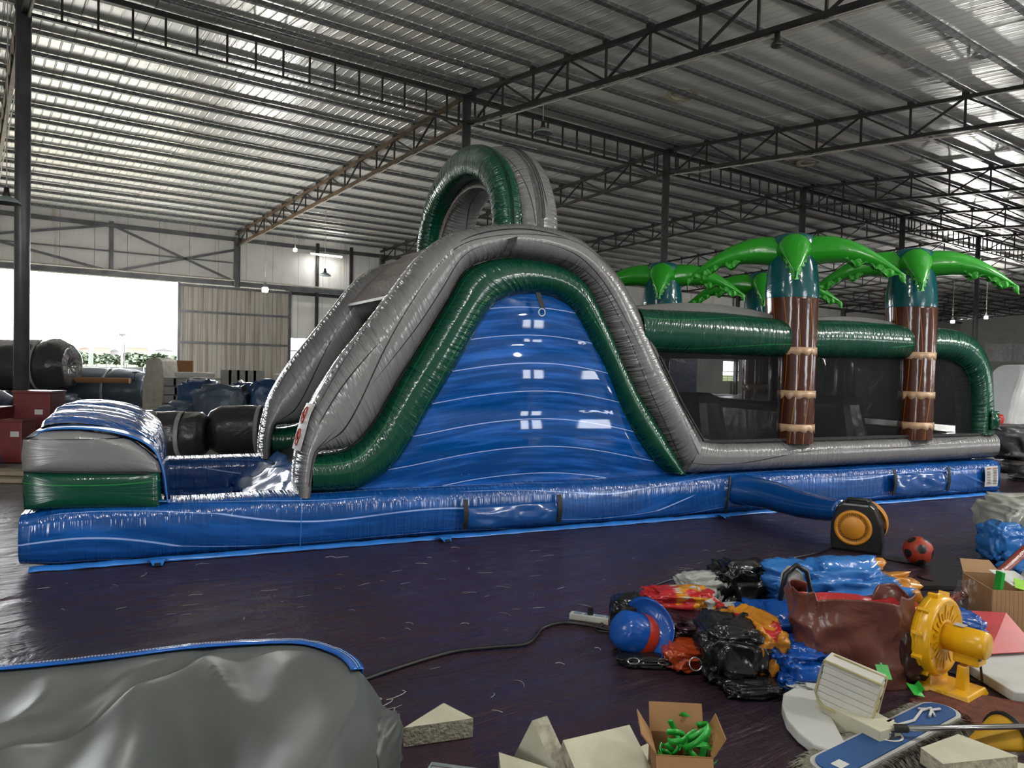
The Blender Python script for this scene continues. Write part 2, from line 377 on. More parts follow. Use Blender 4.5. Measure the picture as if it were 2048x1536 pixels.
# sliding door leaf, corrugated
dr = thing('door_1', None, None, kind='structure', mw=HALL @ Matrix.Translation((0, -.42, 0)))
MB().box((9.3, BW - .11, 2.34), (4.5, .01, 4.66)).build('door_leak_backing', M['column'], dr)  # backing added to block light leaking through the door sheets
a = 7.05
while a < 11.55:
    mb = MB()
    for k in range(4):
        x = a + .19 * k; mb.box((x + .045, BW - .16, 2.34), (.09, .012, 4.68)); mb.box((x + .14, BW - .13, 2.34), (.07, .012, 4.68)); mb.bar((x + .09, BW - .16, 2.34 - 2.34), (x + .105, BW - .13, 0), .01); 
        mb.box((x + .097, BW - .145, 2.34), (.012, .04, 4.68)); mb.box((x + .183, BW - .145, 2.34), (.012, .04, 4.68))
    mb.build('door_sheet', M['corr'], dr); a += .765
for z in (.8, 2.29, 3.55, 4.6): MB().box((9.33, BW - .2, z), (4.6, .05, .09)).build('door_rail', M['column'], dr)
for x in (7.05, 11.62): MB().box((x, BW - .2, 2.34), (.09, .06, 4.7)).build('door_rail', M['column'], dr)
# near wall (behind the camera) with openings, the window row added for glints, end walls
o = holes(AL, AR, 0, 6.48, NEAR_OPENINGS, BN - .1, BN).build('wall_front', M['wall'], mw=HALL); tag(o, kind='structure')
for nm, x in (('wall_left', AL), ('wall_right', AR)):
    tag(MB().prism([(BN - .2, 0), (BW + .1, 0), (BW + .1, 7.1), (RIDGE, 8.1), (BN - .2, 6.5)], 0, .1, R=Matrix(((0, 0, 1), (1, 0, 0), (0, 1, 0))), T=(x, 0, 0)).build(nm, M['wall'], mw=HALL), kind='structure')
# columns under the ridge
COLA = [.8] + [9.4 + 6.75 * i for i in range(10)]
cl = ['grey round steel column at the left beside the wide open doorway', 'slim steel column rising behind the big grey arch', 'steel column standing behind the palm nearest the slide', 'steel column above the tallest palm crown', 'steel column just left of the right-hand palm crown', 'steel column passing beside the lit lamp at far right']
for i, a in enumerate(COLA):
    t = thing('steel_column', cl[i] if i < len(cl) else 'distant steel column number ' + str(i) + ' in the ridge row behind the palms', 'column', mw=HALL @ Matrix.Translation((a, RIDGE, 0)), group='columns under the roof ridge')
    MB().tube([(0, 0, 0), (0, 0, 7.75)], .105 if i else .115, 12).build('shaft', M['column'], t, smooth=True)
    MB().box((0, 0, .01), (.34, .34, .02)).build('base_plate', M['steel'], t)
    MB().box((0, 0, 7.76), (.3, .3, .03)).build('cap_plate', M['steel'], t)
# ladder beams along the ridge
LB = list(zip(COLA[:-1], COLA[1:]))
for i, (a0, a1) in enumerate(LB):
    lab = ['ladder beam overhead at top left, ending at the column behind the arch', 'ladder beam crossing above the grey arch', 'ladder beam above the first palm crown', 'ladder beam above the two right palms'][i] if i < 4 else 'distant ladder beam along the ridge at far right'
    t = thing('ladder_beam', lab, 'beam', mw=HALL @ Matrix.Translation((0, RIDGE, 0)), group='ladder beams under the ridge')
    MB().box(((a0 + a1) / 2, 0, 7.78), (a1 - a0, .12, .1)).build('top_chord', M['steel'], t)
    MB().box(((a0 + a1) / 2, 0, 7.2), (a1 - a0, .08, .05)).build('bottom_chord', M['steel'], t)
    n = 16 if i == 0 else 14
    pm = MB().box((0, 0, 0), (.035, .035, .56)).mesh('post')
    pm.materials.append(M['steel'])
    for k in range(1, n): o = link('post', pm, None, t); o.location = (a0 + (a1 - a0) * k / n, 0, 7.48)
# trusses across the hall
tl = ['brown roof truss running from the arch column down to the back wall corner', 'roof truss descending behind the grey arch', 'roof truss behind the first palm crown', 'roof truss behind the middle palm crowns', 'roof truss beyond the right palm']
tn = ['large dark truss crossing overhead at top right with a pale conduit', 'second truss overhead from the top right edge', 'third truss from the right edge', 'fourth truss from the right edge', 'fifth truss from the right edge']
def truss(a, far, lab, rust):
    t = thing('roof_truss', lab, 'truss', mw=HALL @ Matrix.Translation((a, 0, 0)), group='roof trusses across the hall')
    mat = M['rust'] if rust else M['steel']; sg = 1 if far else -1; N = 16
    top = lambda b: roof(b) - .03; bot = lambda b: (roof(b) - .66 + (.16 * (b - RIDGE) / 18 if far else 0))
    e = RIDGE + sg * 18.0 if far else RIDGE - 19.0
    MB().bar((0, RIDGE, top(RIDGE)), (0, e, top(e)), .09, .08).build('top_chord', mat, t)
    MB().bar((0, RIDGE, bot(RIDGE)), (0, e, bot(e)), .08, .07).build('bottom_chord', mat, t)
    bs = [RIDGE + sg * (.35 + 1.08 * i) for i in range(N + 1)]
    st = M['steel']
    for i, b in enumerate(bs):
        MB().bar((0, b, bot(b)), (0, b, top(b)), .038).build('web_post', st, t)
        MB().box((0, b, top(b) + .07), (.12, .10, .07)).build('purlin_cleat', st, t)
        if i < N:
            b2 = bs[i + 1]
            p, q = ((bot(b), top(b2)) if i % 2 == 0 else (top(b), bot(b2)))
            MB().bar((0, b, p), (0, b2, q), .038).build('web_diagonal', st, t)
    if not far and a < 20: MB().tube([(.07, RIDGE - 18.5 * k / 30, bot(RIDGE - 18.5 * k / 30) - .06 - .02 * (k % 5 == 2)) for k in range(31)], .02, 6).build('conduit', M['wire'], t)
    if far and rust: MB().tube([(.07, RIDGE + 18 * k / 30, bot(RIDGE + 18 * k / 30) - .05) for k in range(31)], .014, 6).build('conduit', M['wire'], t)
ORD = 'zeroth first second third fourth fifth sixth seventh eighth ninth tenth'.split()
for i, a in enumerate(COLA):
    truss(a, True, 'roof truss on the leftmost column, running away to the doorway wall' if i == 0 else (tl[i - 1] if i < 6 else ORD[i] + ' roof truss beyond the arch column, far side of the ridge'), i <= 1)
    truss(a, False, 'roof truss on the leftmost column, passing out of the top left corner' if i == 0 else (tn[i - 1] if i < 6 else ORD[i] + ' roof truss counted from the arch column, near side of the ridge'), False)
# end columns at the back wall
for i, a in enumerate(COLA):
    t = tag(MB().box((0, 0, 3.4), (.22, .012, 6.8)).box((-.1, 0, 3.4), (.012, .2, 6.8)).box((.1, 0, 3.4), (.012, .2, 6.8)).build('wall_column', M['column'], mw=HALL @ Matrix.Translation((a, BW - .35, 0))), ('wall column at the left in front of the doorway' if i == 0 else 'steel wall column where the brown truss meets the back wall' if i == 1 else 'steel wall column further along the back wall'), 'column', 'columns at the back wall')
# ---------------------------------------------------------------- the inflatable slide and obstacle tunnel
INF = Matrix.Translation((-3.5548, 5.5444, 0)) @ Matrix.Rotation(radians(90 - 65.284), 4, 'Z')
T = thing('inflatable_slide', 'huge blue, grey and green inflatable water slide with palm tunnel standing on the tarpaulin', 'inflatable', mw=INF)
WV = 3.2
def part(mb, name, mat, parent=None, **k): return mb.build(name, mat, parent or T, **k)
# base tubes: a long blue roll in front and one behind
L = 11.26
def base_tube(v0, v1, name):
    mb = MB(); mb.uv = []; n = 150; ns = 22
    for i in range(n + 1):
        u_ = -.04 + (L + .04) * i / n; end = min(1, (i + 2) / 5) if i < 5 else 1
        top = .455 + (.0 if u_ > 1.95 else .0) + .012 * noise.noise(Vector((u_ * 1.3, v0, 0)))
        bul = .05 + .02 * noise.noise(Vector((u_ * .8, 5, v0)))
        for j in range(ns):
            t = 2 * pi * j / ns; ca = spow(cos(t), .36); sa = spow(sin(t), .50)
            zz = top / 2 + .01 + (top / 2) * sa * (.75 + .25 * end)
            vv = (v0 + v1) / 2 + ((v1 - v0) / 2 + bul * .5) * ca
            mb.v.append(Vector((u_ - (.05 * abs(ca) * (1 - end)), vv, zz))); mb.uv.append((u_, j / ns + .25))
    for i in range(n):
        for j in range(ns): j2 = (j + 1) % ns; mb.f.append((i * ns + j, (i + 1) * ns + j, (i + 1) * ns + j2, i * ns + j2)); mb.mi.append(0)
    mb.f.append(tuple(range(ns))); mb.f.append(tuple(range(n * ns, (n + 1) * ns))[::-1]); mb.mi += [0, 0]
    part(mb, name, M['blue'], smooth=True)
base_tube(-.02, .42, 'base_tube'); base_tube(WV - .42, WV + .02, 'base_tube')
part(MB().box((.3, 1.6, .22), (.6, 2.5, .42)), 'base_end', M['blue'], bevel=.08)
part(MB().box(((2.2 + L) / 2, 1.6, .21), (L - 2.25, 2.6, .4)), 'deck', M['blue'], bevel=.05)
part(MB().grid(lambda s_, t_: (.5 + 1.9 * s_, .3 + 2.6 * t_, .13 + .05 * noise.noise(Vector((s_ * 6, t_ * 8, 0))) + .03 * noise.noise(Vector((s_ * 18, t_ * 22, 3)))), 40, 50), 'pool_floor', M['liner'], smooth=True)
# hem skirt along the floor
part(MB().grid(lambda s_, t_: (L * s_, -.03 - .045 * t_ + .012 * noise.noise(Vector((s_ * 40, 0, 0))), .035 - .03 * t_ + .008 * noise.noise(Vector((s_ * 70, t_, 0)))), 160, 2), 'floor_hem', M['bright_blue'], smooth=True, solid=.004)
# anchor loops
for x in (.86, 3.22, 6.42, 11.15):
    lp = part(MB().grid(lambda s_, t_: (x + (s_ - .5) * (.16 - .09 * t_), -.07 - .13 * t_, .03 - .022 * t_ + .02 * sin(t_ * 3)), 4, 4), 'anchor_tab', M['bright_blue'], solid=.004)
    part(MB().box((x, -.135, .022), (.045, .15, .012)), 'webbing', M['black_strap'], lp)
# seams on the base
part(MB().tube([(1.95, -.045 - .035 * sin(pi * k / 10), .03 + .42 * k / 10) for k in range(11)], .004, 5), 'seam', M['bright_blue'])
# velcro flaps
def flap(x0, x1, ztop, zbot, name='vent_flap'):
    f = part(MB().grid(lambda s_, t_: (x0 + (x1 - x0) * s_, -.075 - .02 * sin(s_ * 9) * t_ - .055 * sin(pi * t_) * (.5 + .5 * noise.noise(Vector((s_ * 5, t_ * 3, x0)))), ztop + (zbot - ztop) * t_ - .02 * sin(pi * s_) * t_), 24, 10), name, M['blue'], smooth=True, solid=.006)
    for x in (x0, x1):
        part(MB().grid(lambda s_, t_: (x + (s_ - .5) * .045, -.095 - .03 * sin(pi * t_), ztop + .07 + (zbot - ztop - .08) * t_), 1, 8), 'velcro_strip', M['black_strap'], f, solid=.008)
flap(3.42, 4.40, .29, .1); flap(9.1, 10.1, .36, .12)
# rails
GO = [(1.93, .44, 2.06, .44), (1.92, .62, 2.08, .62), (1.95, .86, 2.12, .81), (2.02, 1.14, 2.25, .82), (2.12, 1.36, 2.42, .86), (2.30, 1.65, 2.60, 1.05), (2.55, 1.98, 2.81, 1.41), (2.8, 2.32, 3.05, 1.80), (3.02, 2.61, 3.29, 2.20), (3.28, 2.82, 3.46, 2.49), (3.60, 2.93, 3.76, 2.63), (4.07, 3.0, 4.07, 2.66), (4.56, 2.95, 4.46, 2.62), (4.88, 2.78, 4.72, 2.50), (5.20, 2.5, 4.88, 2.30), (5.48, 2.1, 5.06, 1.98), (5.78, 1.6, 5.37, 1.44), (6.03, 1.2, 5.73, .95), (6.27, .86, 6.05, .50)]
GI = [(2.06, .80, 2.055, .46), (2.22, .80, 2.25, .455), (2.42, .86, 2.51, .48), (2.60, 1.05, 2.82, .69), (2.81, 1.41, 3.14, 1.19), (3.05, 1.8, 3.43, 1.65), (3.29, 2.2, 3.69, 2.1), (3.46, 2.49, 3.87, 2.25), (3.76, 2.63, 4.05, 2.30), (4.07, 2.66, 4.19, 2.32), (4.46, 2.62, 4.42, 2.29), (4.72, 2.50, 4.60, 2.20), (4.88, 2.30, 4.72, 2.05), (5.06, 1.98, 4.98, 1.64), (5.37, 1.44, 5.26, 1.12), (5.73, .95, 5.55, .73), (6.07, .47, 5.85, .49)]
for v0, v1, nm in ((-.03, .47, 0), (WV - .47, WV + .03, 1)):
    r = part(band(GO, v0, v1, 150), 'slide_rail', M['gray'], smooth=True)
    part(band(GI, v0 + .03, v1 - .06, 130), 'rail_band', M['green'], r, smooth=True)
    # dark seams printed along the rail
    P = crom(GO, 90)
    for fr_, vs in ((.30, 1), (.62, 1)):
        pts = [(p[0] + (p[2] - p[0]) * (fr_ + .07 * sin(i * .21)), (v0 + v1) / 2 - .246 * sqrt(max(0, 1 - abs(2 * fr_ - 1) ** 2.6)), p[1] + (p[3] - p[1]) * (fr_ + .07 * sin(i * .21))) for i, p in enumerate(P)]
        if nm == 0: part(MB().tube(pts[3:-3], .005, 5), 'dark_seam', M['black_strap'], r)
# black tabs and hanging strap on the front rail
for (x, z) in ((2.86, 1.06), (3.40, 1.78), (3.74, 2.27)):
    part(MB().box((x, .06, z), (.1, .03, .06), Matrix.Rotation(-.2, 3, 'Y')), 'tether_tab', M['black_strap'], bevel=.01)
part(MB().grid(lambda s_, t_: (3.83 + .09 * s_ - .06 * t_, -.04 - .015 * sin(3 * t_), 2.80 - .13 * t_ + .03 * s_), 3, 5), 'tether_tab', M['black_strap'], solid=.012)
hs = part(MB().grid(lambda s_, t_: (4.14 + .05 * s_ + .04 * t_, .0 - .03 * t_, 2.32 - .15 * t_), 2, 5), 'hanging_strap', M['black_strap'], solid=.01)
part(MB().tube([(4.2 + .035 * cos(2 * pi * k / 14), -.03, 2.13 + .035 * sin(2 * pi * k / 14)) for k in range(15)], .006, 5), 'ring', M['lampshade'], hs)
# warning patch on the end of the rail, with two round prohibition signs
ux = lambda z: 1.938 + (.25 * (z - .86) if z < 1.14 else .07 + .45 * (z - 1.14))
wp = part(MB().grid(lambda s_, t_: (ux(.84 + .40 * t_) - .014 + .03 * (1 - s_) ** 2, .01 + .24 * s_, .84 + .40 * t_), 6, 10), 'warning_patch', simple('white_print', (.6, .6, .58), .5), solid=.004)
SR = simple('sign_red', (.45, .04, .02), .5)
for zc in (1.14, .95):
    ring = part(MB().tube([(ux(zc + .07 * sin(2 * pi * k / 20)) - .018, .13 + .07 * cos(2 * pi * k / 20), zc + .07 * sin(2 * pi * k / 20)) for k in range(21)], .006, 5), 'prohibition_sign', SR, wp)
    part(MB().bar((ux(zc) - .019, .08, zc + .05), (ux(zc) - .019, .18, zc - .05), .010), 'slash', SR, ring)
    part(MB().box((ux(zc) - .016, .13, zc), (.006, .02, .07)).box((ux(zc) - .016, .14, zc - .03), (.006, .05, .014)), 'figure', M['black_strap'], ring)
# blue side panels (front and back) between the rails
GIi = crom([(p[2], p[3]) for p in GI], 200)
def side_panel(vf, sgn):
    # for each column u: height of the inner rail edge
    us = [2.2 + 3.85 * i / 90 for i in range(91)]
    def top(x):
        best = .45
        for (a, b), (c, d) in zip(GIi[:-1], GIi[1:]):
            if min(a, c) <= x <= max(a, c) and abs(c - a) > 1e-6: best = max(best, b + (d - b) * (x - a) / (c - a))
        return best
    mb = MB(); mb.uv = []
    for x in us:
        tz = top(x) + .1
        for j in range(41):
            t = j / 40; z = .40 + (tz - .40) * t
            bulge = .10 * sin(pi * min(1, max(0, (z - .35) / 2.1))) ** .6 * sin(pi * min(1, max(0, (x - 2.1) / 4.0))) ** .6 + (.045 * abs(sin(pi * (z - .52) / .66)) ** .8 + .012 * sin(2 * pi * x / 1.25)) * min(1, (tz - z) * 3 + .1)
            mb.v.append(Vector((x, vf - sgn * (bulge - .04), z))); mb.uv.append((x, .25))
    for i in range(90):
        for j in range(40):
            q = (i * 41 + j, (i + 1) * 41 + j, (i + 1) * 41 + j + 1, i * 41 + j + 1); mb.f.append(q if sgn > 0 else q[::-1]); mb.mi.append(0)
    part(mb, 'side_panel', M['panel'], smooth=True, solid=.01)
side_panel(.15, 1); side_panel(WV - .15, -1)
# slide lane and climbing side between the rails
lane = crom([(2.0, .46), (2.3, .62), (2.7, 1.15), (3.1, 1.85), (3.45, 2.3), (3.8, 2.42), (4.4, 2.42), (4.9, 2.2), (5.4, 1.3), (6.1, .45)], 60)
part(MB().grid(lambda s_, t_: (lane[round(s_ * 60)][0], .3 + 2.6 * t_, lane[round(s_ * 60)][1] - .04 * sin(t_ * pi * 3) ** 2), 60, 12), 'slide_lane', M['darkvinyl'], smooth=True)
part(MB().grid(lambda s_, t_: (2.15 - .55 * t_ + .08 * noise.noise(Vector((s_ * 4, t_ * 3, 1))), .45 + 2.3 * s_, .52 - .34 * t_ ** 1.3 + .06 * noise.noise(Vector((s_ * 7, t_ * 5, 0)))), 40, 14), 'splash_apron', cloth('light_blue_apron', (.05, .15, .42), .25, .35, 4, .04), smooth=True)
# shade canopy over the slide's top
def can(s_, t_):
    x = 2.93 + .75 * t_ ; z = 2.31 + 1.0 * t_ - .33 * t_ * t_
    return (x + .18 * (1 - s_) * (1 - t_), .36 + 2.5 * s_, z - .05 * abs(sin(t_ * 3.4 * pi)) * sin(pi * s_) + .012 * noise.noise(Vector((s_ * 20, t_ * 30, 0))))
cn = part(MB().grid(can, 30, 46), 'shade_canopy', M['shade'], smooth=True, solid=.006)
part(MB().bar(can(0, 0), can(1, 0), .03, .03), 'canopy_hem', simple('pale_hem', (.45, .42, .36), .5), cn)
# arch over the top of the slide: green tube on the left, grey tube behind it
def arch(u0, u1, name, mat, ro, zo, th, hz, e=.8, par=None):
    mb = MB(); mb.uv = []; n = 90; ns = 24; s_ = 0
    for i in range(n + 1):
        t = pi * (i / n); 
        cc, ss = cos(t), sin(t) ** .92 if 0 < i < n else 0
        ci = (1.6 + (ro - th / 2) * cc, 2.93 + (zo - th / 2) * ss)
        nx, nz = cc, ss; ln_ = sqrt(nx * nx + nz * nz) or 1; nx /= ln_; nz /= ln_
        k = 1 - .012 * noise.noise(Vector((i * .9, u0, 0)))
        for j in range(ns):
            q = 2 * pi * j / ns; a = spow(cos(q), e) * th / 2 * k; b = spow(sin(q), e) * (u1 - u0) / 2
            mb.v.append(Vector(((u0 + u1) / 2 + b, ci[0] + nx * a, ci[1] + nz * a))); mb.uv.append((i / n * 4.4, j / ns + .25))
    for i in range(n):
        for j in range(ns): j2 = (j + 1) % ns; mb.f.append((i * ns + j, (i + 1) * ns + j, (i + 1) * ns + j2, i * ns + j2)); mb.mi.append(0)
    o = part(mb, name, mat, par, smooth=True); return o
ga = arch(4.06, 4.52, 'arch', M['gray'], 1.46, 1.16, .46, .2)
arch(3.84, 4.12, 'arch_band', M['green'], 1.44, 1.14, .37, .2, .9, ga)
part(MB().tube([(4.30, 1.6 + (1.465) * cos(pi * i / 60), 2.93 + 1.165 * sin(pi * i / 60) ** .92) for i in range(2, 59)], .005, 5), 'dark_seam', M['black_strap'], ga)
part(MB().tube([(4.04, 1.6 + 1.05 * cos(pi * i / 60), 2.93 + .70 * sin(pi * i / 60)) for i in range(61)], .018, 6), 'arch_fringe', M['shade'], ga)
# tunnel: lower grey tube, green roof tube, roof, mesh windows, on both sides
LG = [(6.20, .90, 6.0, .47), (6.45, .835, 6.3, .47), (6.9, .82, 6.9, .47), (8, .815, 8, .47), (9, .82, 9, .475), (10, .825, 10, .475), (10.9, .835, 10.9, .48), (11.26, .84, 11.26, .48)]
RT = [(5.38, 2.25, 5.42, 1.80), (5.7, 2.25, 5.5, 1.78), (6.5, 2.26, 6.5, 1.77), (7.5, 2.23, 7.5, 1.77), (8.5, 2.26, 8.5, 1.78), (9.6, 2.24, 9.6, 1.79), (10.05, 2.24, 10.0, 1.81), (10.5, 2.22, 10.32, 1.80), (10.8, 2.13, 10.55, 1.73), (11.02, 1.95, 10.72, 1.60), (11.16, 1.70, 10.80, 1.42), (11.22, 1.35, 10.83, 1.2), (11.25, 1.05, 10.84, 1.0), (11.27, .82, 10.84, .82)]
for fr_ in (0, 1):
    v0, v1 = ((-.03, .42), (WV - .42, WV + .03))[fr_]
    part(band(LG, v0, v1, 100, .7), 'lower_tube', M['gray'], smooth=True)
    part(band(RT, v0, v1, 150, .8), 'roof_tube', M['green'], smooth=True)
    vm = .10 if fr_ == 0 else WV - .10
    for poly in ([(5.55, 1.86), (7.45, 1.86), (7.45, .76), (6.2, .76)], [(7.75, 1.86), (9.55, 1.86), (9.55, .76), (7.75, .76)], [(9.78, 1.86), (10.15, 1.86), (10.45, 1.84), (10.7, 1.72), (10.88, 1.45), (10.9, .76), (9.78, .76)]):
        wdw = part(MB().prism([(p[0], -p[1]) for p in poly], vm, vm + .008, R=Matrix(((1, 0, 0), (0, 0, 1), (0, -1, 0)))), 'mesh_window', M['net'])
        pts = [(p[0], vm - .012 + .03 * fr_, p[1]) for p in poly]; 
        c = Vector((sum(p[0] for p in pts) / len(pts), pts[0][1], sum(p[2] for p in pts) / len(pts)))
        mb = MB()
        lo = [p for p in pts if p[2] < .8]; mb.bar((lo[0][0], pts[0][1] - .07 * (1 - fr_), .825), (lo[1][0], pts[0][1] - .07 * (1 - fr_), .825), .02, .03)
        mb.build('window_binding', M['black_strap'], wdw)
part(MB().tube([(5.62, .0, 1.74), (5.9, -.02, 1.26), (6.2, -.03, .84)], .012, 6), 'window_binding', M['black_strap'])
def roofz(x): return 2.24 + .13 * max(0, sin(pi * (x - 5.0) / 2.55)) if x < 7.55 else 2.24 + .09 * max(0, sin(pi * (x - 7.6) / 2.1)) if x < 9.7 else 2.19 + .05 * sin(pi * min(1, (x - 9.7) / 1.2))
part(MB().grid(lambda s_, t_: (5.2 + 5.55 * s_, .06 + 3.08 * t_, roofz(5.0 + 5.75 * s_) - .05 * (2 * t_ - 1) ** 10 - (.22 if t_ < .01 or t_ > .99 else 0) - .25 * max(0, s_ - .93) / .07 * .5), 70, 24), 'roof_panel', M['gray'], smooth=True)
part(MB().box((11.05, 1.6, 1.55), (.06, 2.4, 1.3)).box((11.05, 1.6, .62), (.3, 2.6, .4)), 'end_wall', M['darkvinyl'], bevel=.03)
# green vent pouch at the tunnel's end
part(MB().grid(lambda s_, t_: (11.0 + .16 * s_, -.05 - .05 * sin(pi * s_) * sin(pi * t_) - .03 * noise.noise(Vector((s_ * 6, t_ * 6, 0))), 1.14 - .26 * t_), 8, 8), 'vent_pouch', M['green'], smooth=True, solid=.006)
# obstacles inside the tunnel, seen through the netting
for x, hgt in ((6.9, 1.55), (8.25, 1.35), (9.3, 1.5)):
    part(MB().box((x, 1.6, .4 + hgt / 2 * .6), (.5, 2.2, hgt * .6), taper=.8), 'obstacle', M['darkvinyl'], bevel=.12)
for x, vy in ((8.35, 1.1), (8.6, 1.3), (9.9, 1.4)):
    part(MB().lathe([(.001, 1.9), (.1, 1.88), (.14, 1.7), (.14, .5), (.001, .45)], 14, T=(x, vy, 0)), 'inner_post', M['darkvinyl'], smooth=True)
# text label on the base
tx = part(MB().grid(lambda s_, t_: (10.86 + .27 * s_, -.085 - .015 * sin(pi * (1 - t_) * .8), .13 + .27 * t_), 2, 6), 'text_label', simple('label_paper', (.55, .54, .52), .5), solid=.003)
mb = MB()
for r_ in range(9):
    for c_ in range(2): mb.box((10.93 + .13 * c_, -.1035 , .17 + .021 * r_), (.08 - .03 * ((r_ * 7 + c_) % 3) / 3, .003, .006))
mb.build('printed_lines', M['black_strap'], tx)
MB().box((10.93, -.1035, .372), (.08, .003, .012)).box((11.06, -.1035, .372), (.09, .003, .012)).build('printed_heading', simple('print_red', (.4, .05, .03), .5), tx)
# palms: trunk, crown and fronds
def palm(x, v, zc, lab, front):
    t = part(MB().lathe([(.28, 1.9), (.30, 2.5)], 40).lathe([(.205, .78), (.205, 1.3), (.21, 1.9), (.215, 2.45)], 32, T=(0, -.12 if front else .12, 0)), 'palm_trunk', M['trunk'], smooth=True); t.location = (x, v, 0)
    t['label'] = lab
    cr = MB().lathe([(.302, 2.47), (.308, 2.52), (.29, 2.75), (.262, 2.95), (.245, 3.05), (.25, 3.14), (.225, 3.2), (.13, 3.235), (.001, 3.24)], 40).build('crown_cap', M['teal'], t, smooth=True)
    for z in (.97, 1.36, 1.86) if front else (1.36, 1.0):
        mb = MB(); n = 60
        for i in range(n + 1):
            a = 2 * pi * i / n; dz = .03 + .03 * abs(sin(a * 5.5 + z * 3)) + .01 * sin(a * 13)
            for zz in (z + .035, z - dz): mb.v.append(Vector((.212 * cos(a), .212 * sin(a) + (-.12 if front else .12), zz)))
        for i in range(n): mb.f.append((2 * i, 2 * i + 1, 2 * i + 3, 2 * i + 2)); mb.mi.append(0)
        mb.build('trunk_band', M['cream'], t, smooth=True, solid=.006)
    for ang, ln_, zz in ((-pi / 4, 1.06, 3.0), (3 * pi / 4, 1.06, 3.0), (-3 * pi / 4, .42, 3.0), (pi / 4, .9, 3.0)):
        R = Matrix.Rotation(ang + .06, 3, 'Z'); mb = MB(); n = 22; ns = 14; mb.uv = None
        cl_ = lambda t_: Vector((.15 + ln_ * t_, 0, zz + .06 * sin(pi * min(1, t_ * 1.05)) - .27 * t_ ** 1.8 * (1 if ln_ > .6 else 1.0)))
        for i in range(n + 1):
            t_ = i / n; c = cl_(t_); wd = (.185 * (1 - t_ ** 2.0) + .012) * (1 if t_ > .1 else 1); ht = .185 * (1 - t_ ** 1.7) + .012
            for j in range(ns):
                q = 2 * pi * j / ns; mb.v.append(R @ (c + Vector((0, wd * cos(q), (ht * sin(q)) if sin(q) > 0 else ht * .75 * sin(q)))))
        for i in range(n):
            for j in range(ns): j2 = (j + 1) % ns; mb.f.append((i * ns + j, (i + 1) * ns + j, (i + 1) * ns + j2, i * ns + j2)); mb.mi.append(0)
        mb.f.append(tuple(range(ns))); mb.f.append(tuple(range(n * ns, (n + 1) * ns))[::-1]); mb.mi += [0, 0]
        n2 = 44
        for sd in (-1, 1):
            b = len(mb.v)
            for i in range(n2 + 1):
                t_ = .22 + .78 * i / n2; c = cl_(t_); wd = .15 * (1 - t_ ** 2.2) + .01
                dr_ = (.07 + .10 * abs(sin(t_ * 11 + ang)) + .02 * sin(t_ * 40)) * (1 - .4 * t_) * min(1, (t_ - .2) * 6)
                mb.v.append(R @ (c + Vector((0, sd * wd, 0)))); mb.v.append(R @ (c + Vector((0, sd * wd * .8 + .02 * sin(i), -dr_ * .6)))); mb.v.append(R @ (c + Vector((0, sd * wd * .75 + .03 * sin(i * 1.7), -dr_))))
            for i in range(n2):
                for r_ in (0, 1): mb.f.append((b + 3 * i + r_, b + 3 * i + 3 + r_, b + 3 * i + 4 + r_, b + 3 * i + 1 + r_)); mb.mi.append(1)
        mb.build('palm_frond', [M['frond'], M['leaf']], t, smooth=True)
palm(7.62, .19, 0, 'front palm pillar nearer the slide, brown trunk with cream bands', True)
palm(9.68, .19, 0, 'front palm pillar nearer the tunnel end, brown trunk with cream bands', True)
palm(7.80, WV - .2, 0, 'rear palm nearer the slide, only its crown above the roof', False)
palm(9.80, WV - .2, 0, 'rear palm mostly hidden behind the front crown', False)
# end stopper of the pool: grey over green outside, blue top and inner face
def stopper(b0, b1, z0, z1, ul, ur, mat, name, par=None, e=.35):
    mb = MB(); mb.uv = []; n = 50; ns = 32
    for i in range(n + 1):
        v_ = b0 + (b1 - b0) * i / n; ef = min(1, .93 + .07 * sin(pi * i / n) * 6)
        for j in range(ns):
            q = 2 * pi * j / ns; ca, sa = spow(cos(q), e), spow(sin(q), e)
            x = (ul + ur) / 2 + (ur - ul) / 2 * ca * ef; z = (z0 + z1) / 2 + (z1 - z0) / 2 * sa * ef
            mb.v.append(Vector((x, v_, z))); mb.uv.append((v_, j / ns))
    for i in range(n):
        for j in range(ns): j2 = (j + 1) % ns; mb.f.append((i * ns + j, (i + 1) * ns + j, (i + 1) * ns + j2, i * ns + j2)); mb.mi.append(0)
    mb.f.append(tuple(range(ns))); mb.f.append(tuple(range(n * ns, (n + 1) * ns))[::-1]); mb.mi += [0, 0]
    return part(mb, name, mat, par, smooth=True, fixn=True)
# front face profile pieces (u, z)
def face_block(poly, v0, v1, name, mat, par=None, bulge=.05, nz=10):
    """a pillow: outline poly in u-z, puffed out on the front (v0) side"""
    mb = MB(); mb.uv = []; n = len(poly); cx = sum(p[0] for p in poly) / n; cz = sum(p[1] for p in poly) / n; R_ = 9
    for r in range(R_ + 1):
        k = 1 - r / R_ if r < R_ else 0
        for i, p in enumerate(poly):
            x = cx + (p[0] - cx) * max(k, .001); z = cz + (p[1] - cz) * max(k, .001)
            mb.v.append(Vector((x, v0 - bulge * (1 - k ** 5), z))); mb.uv.append((i * .12, .25 * (1 - k)))
    for r in range(R_):
        for i in range(n): j = (i + 1) % n; mb.f.append((r * n + i, r * n + j, (r + 1) * n + j, (r + 1) * n + i)); mb.mi.append(0)
    b = len(mb.v)
    for p in poly: mb.v.append(Vector((p[0], v1, p[1]))); mb.uv.append((0, .25))
    for i in range(n): j = (i + 1) % n; mb.f.append((i, j, b + j, b + i)); mb.mi.append(0)
    mb.f.append(tuple(range(b, b + n))); mb.mi.append(0)
    return part(mb, name, mat, par, smooth=True, fixn=True)
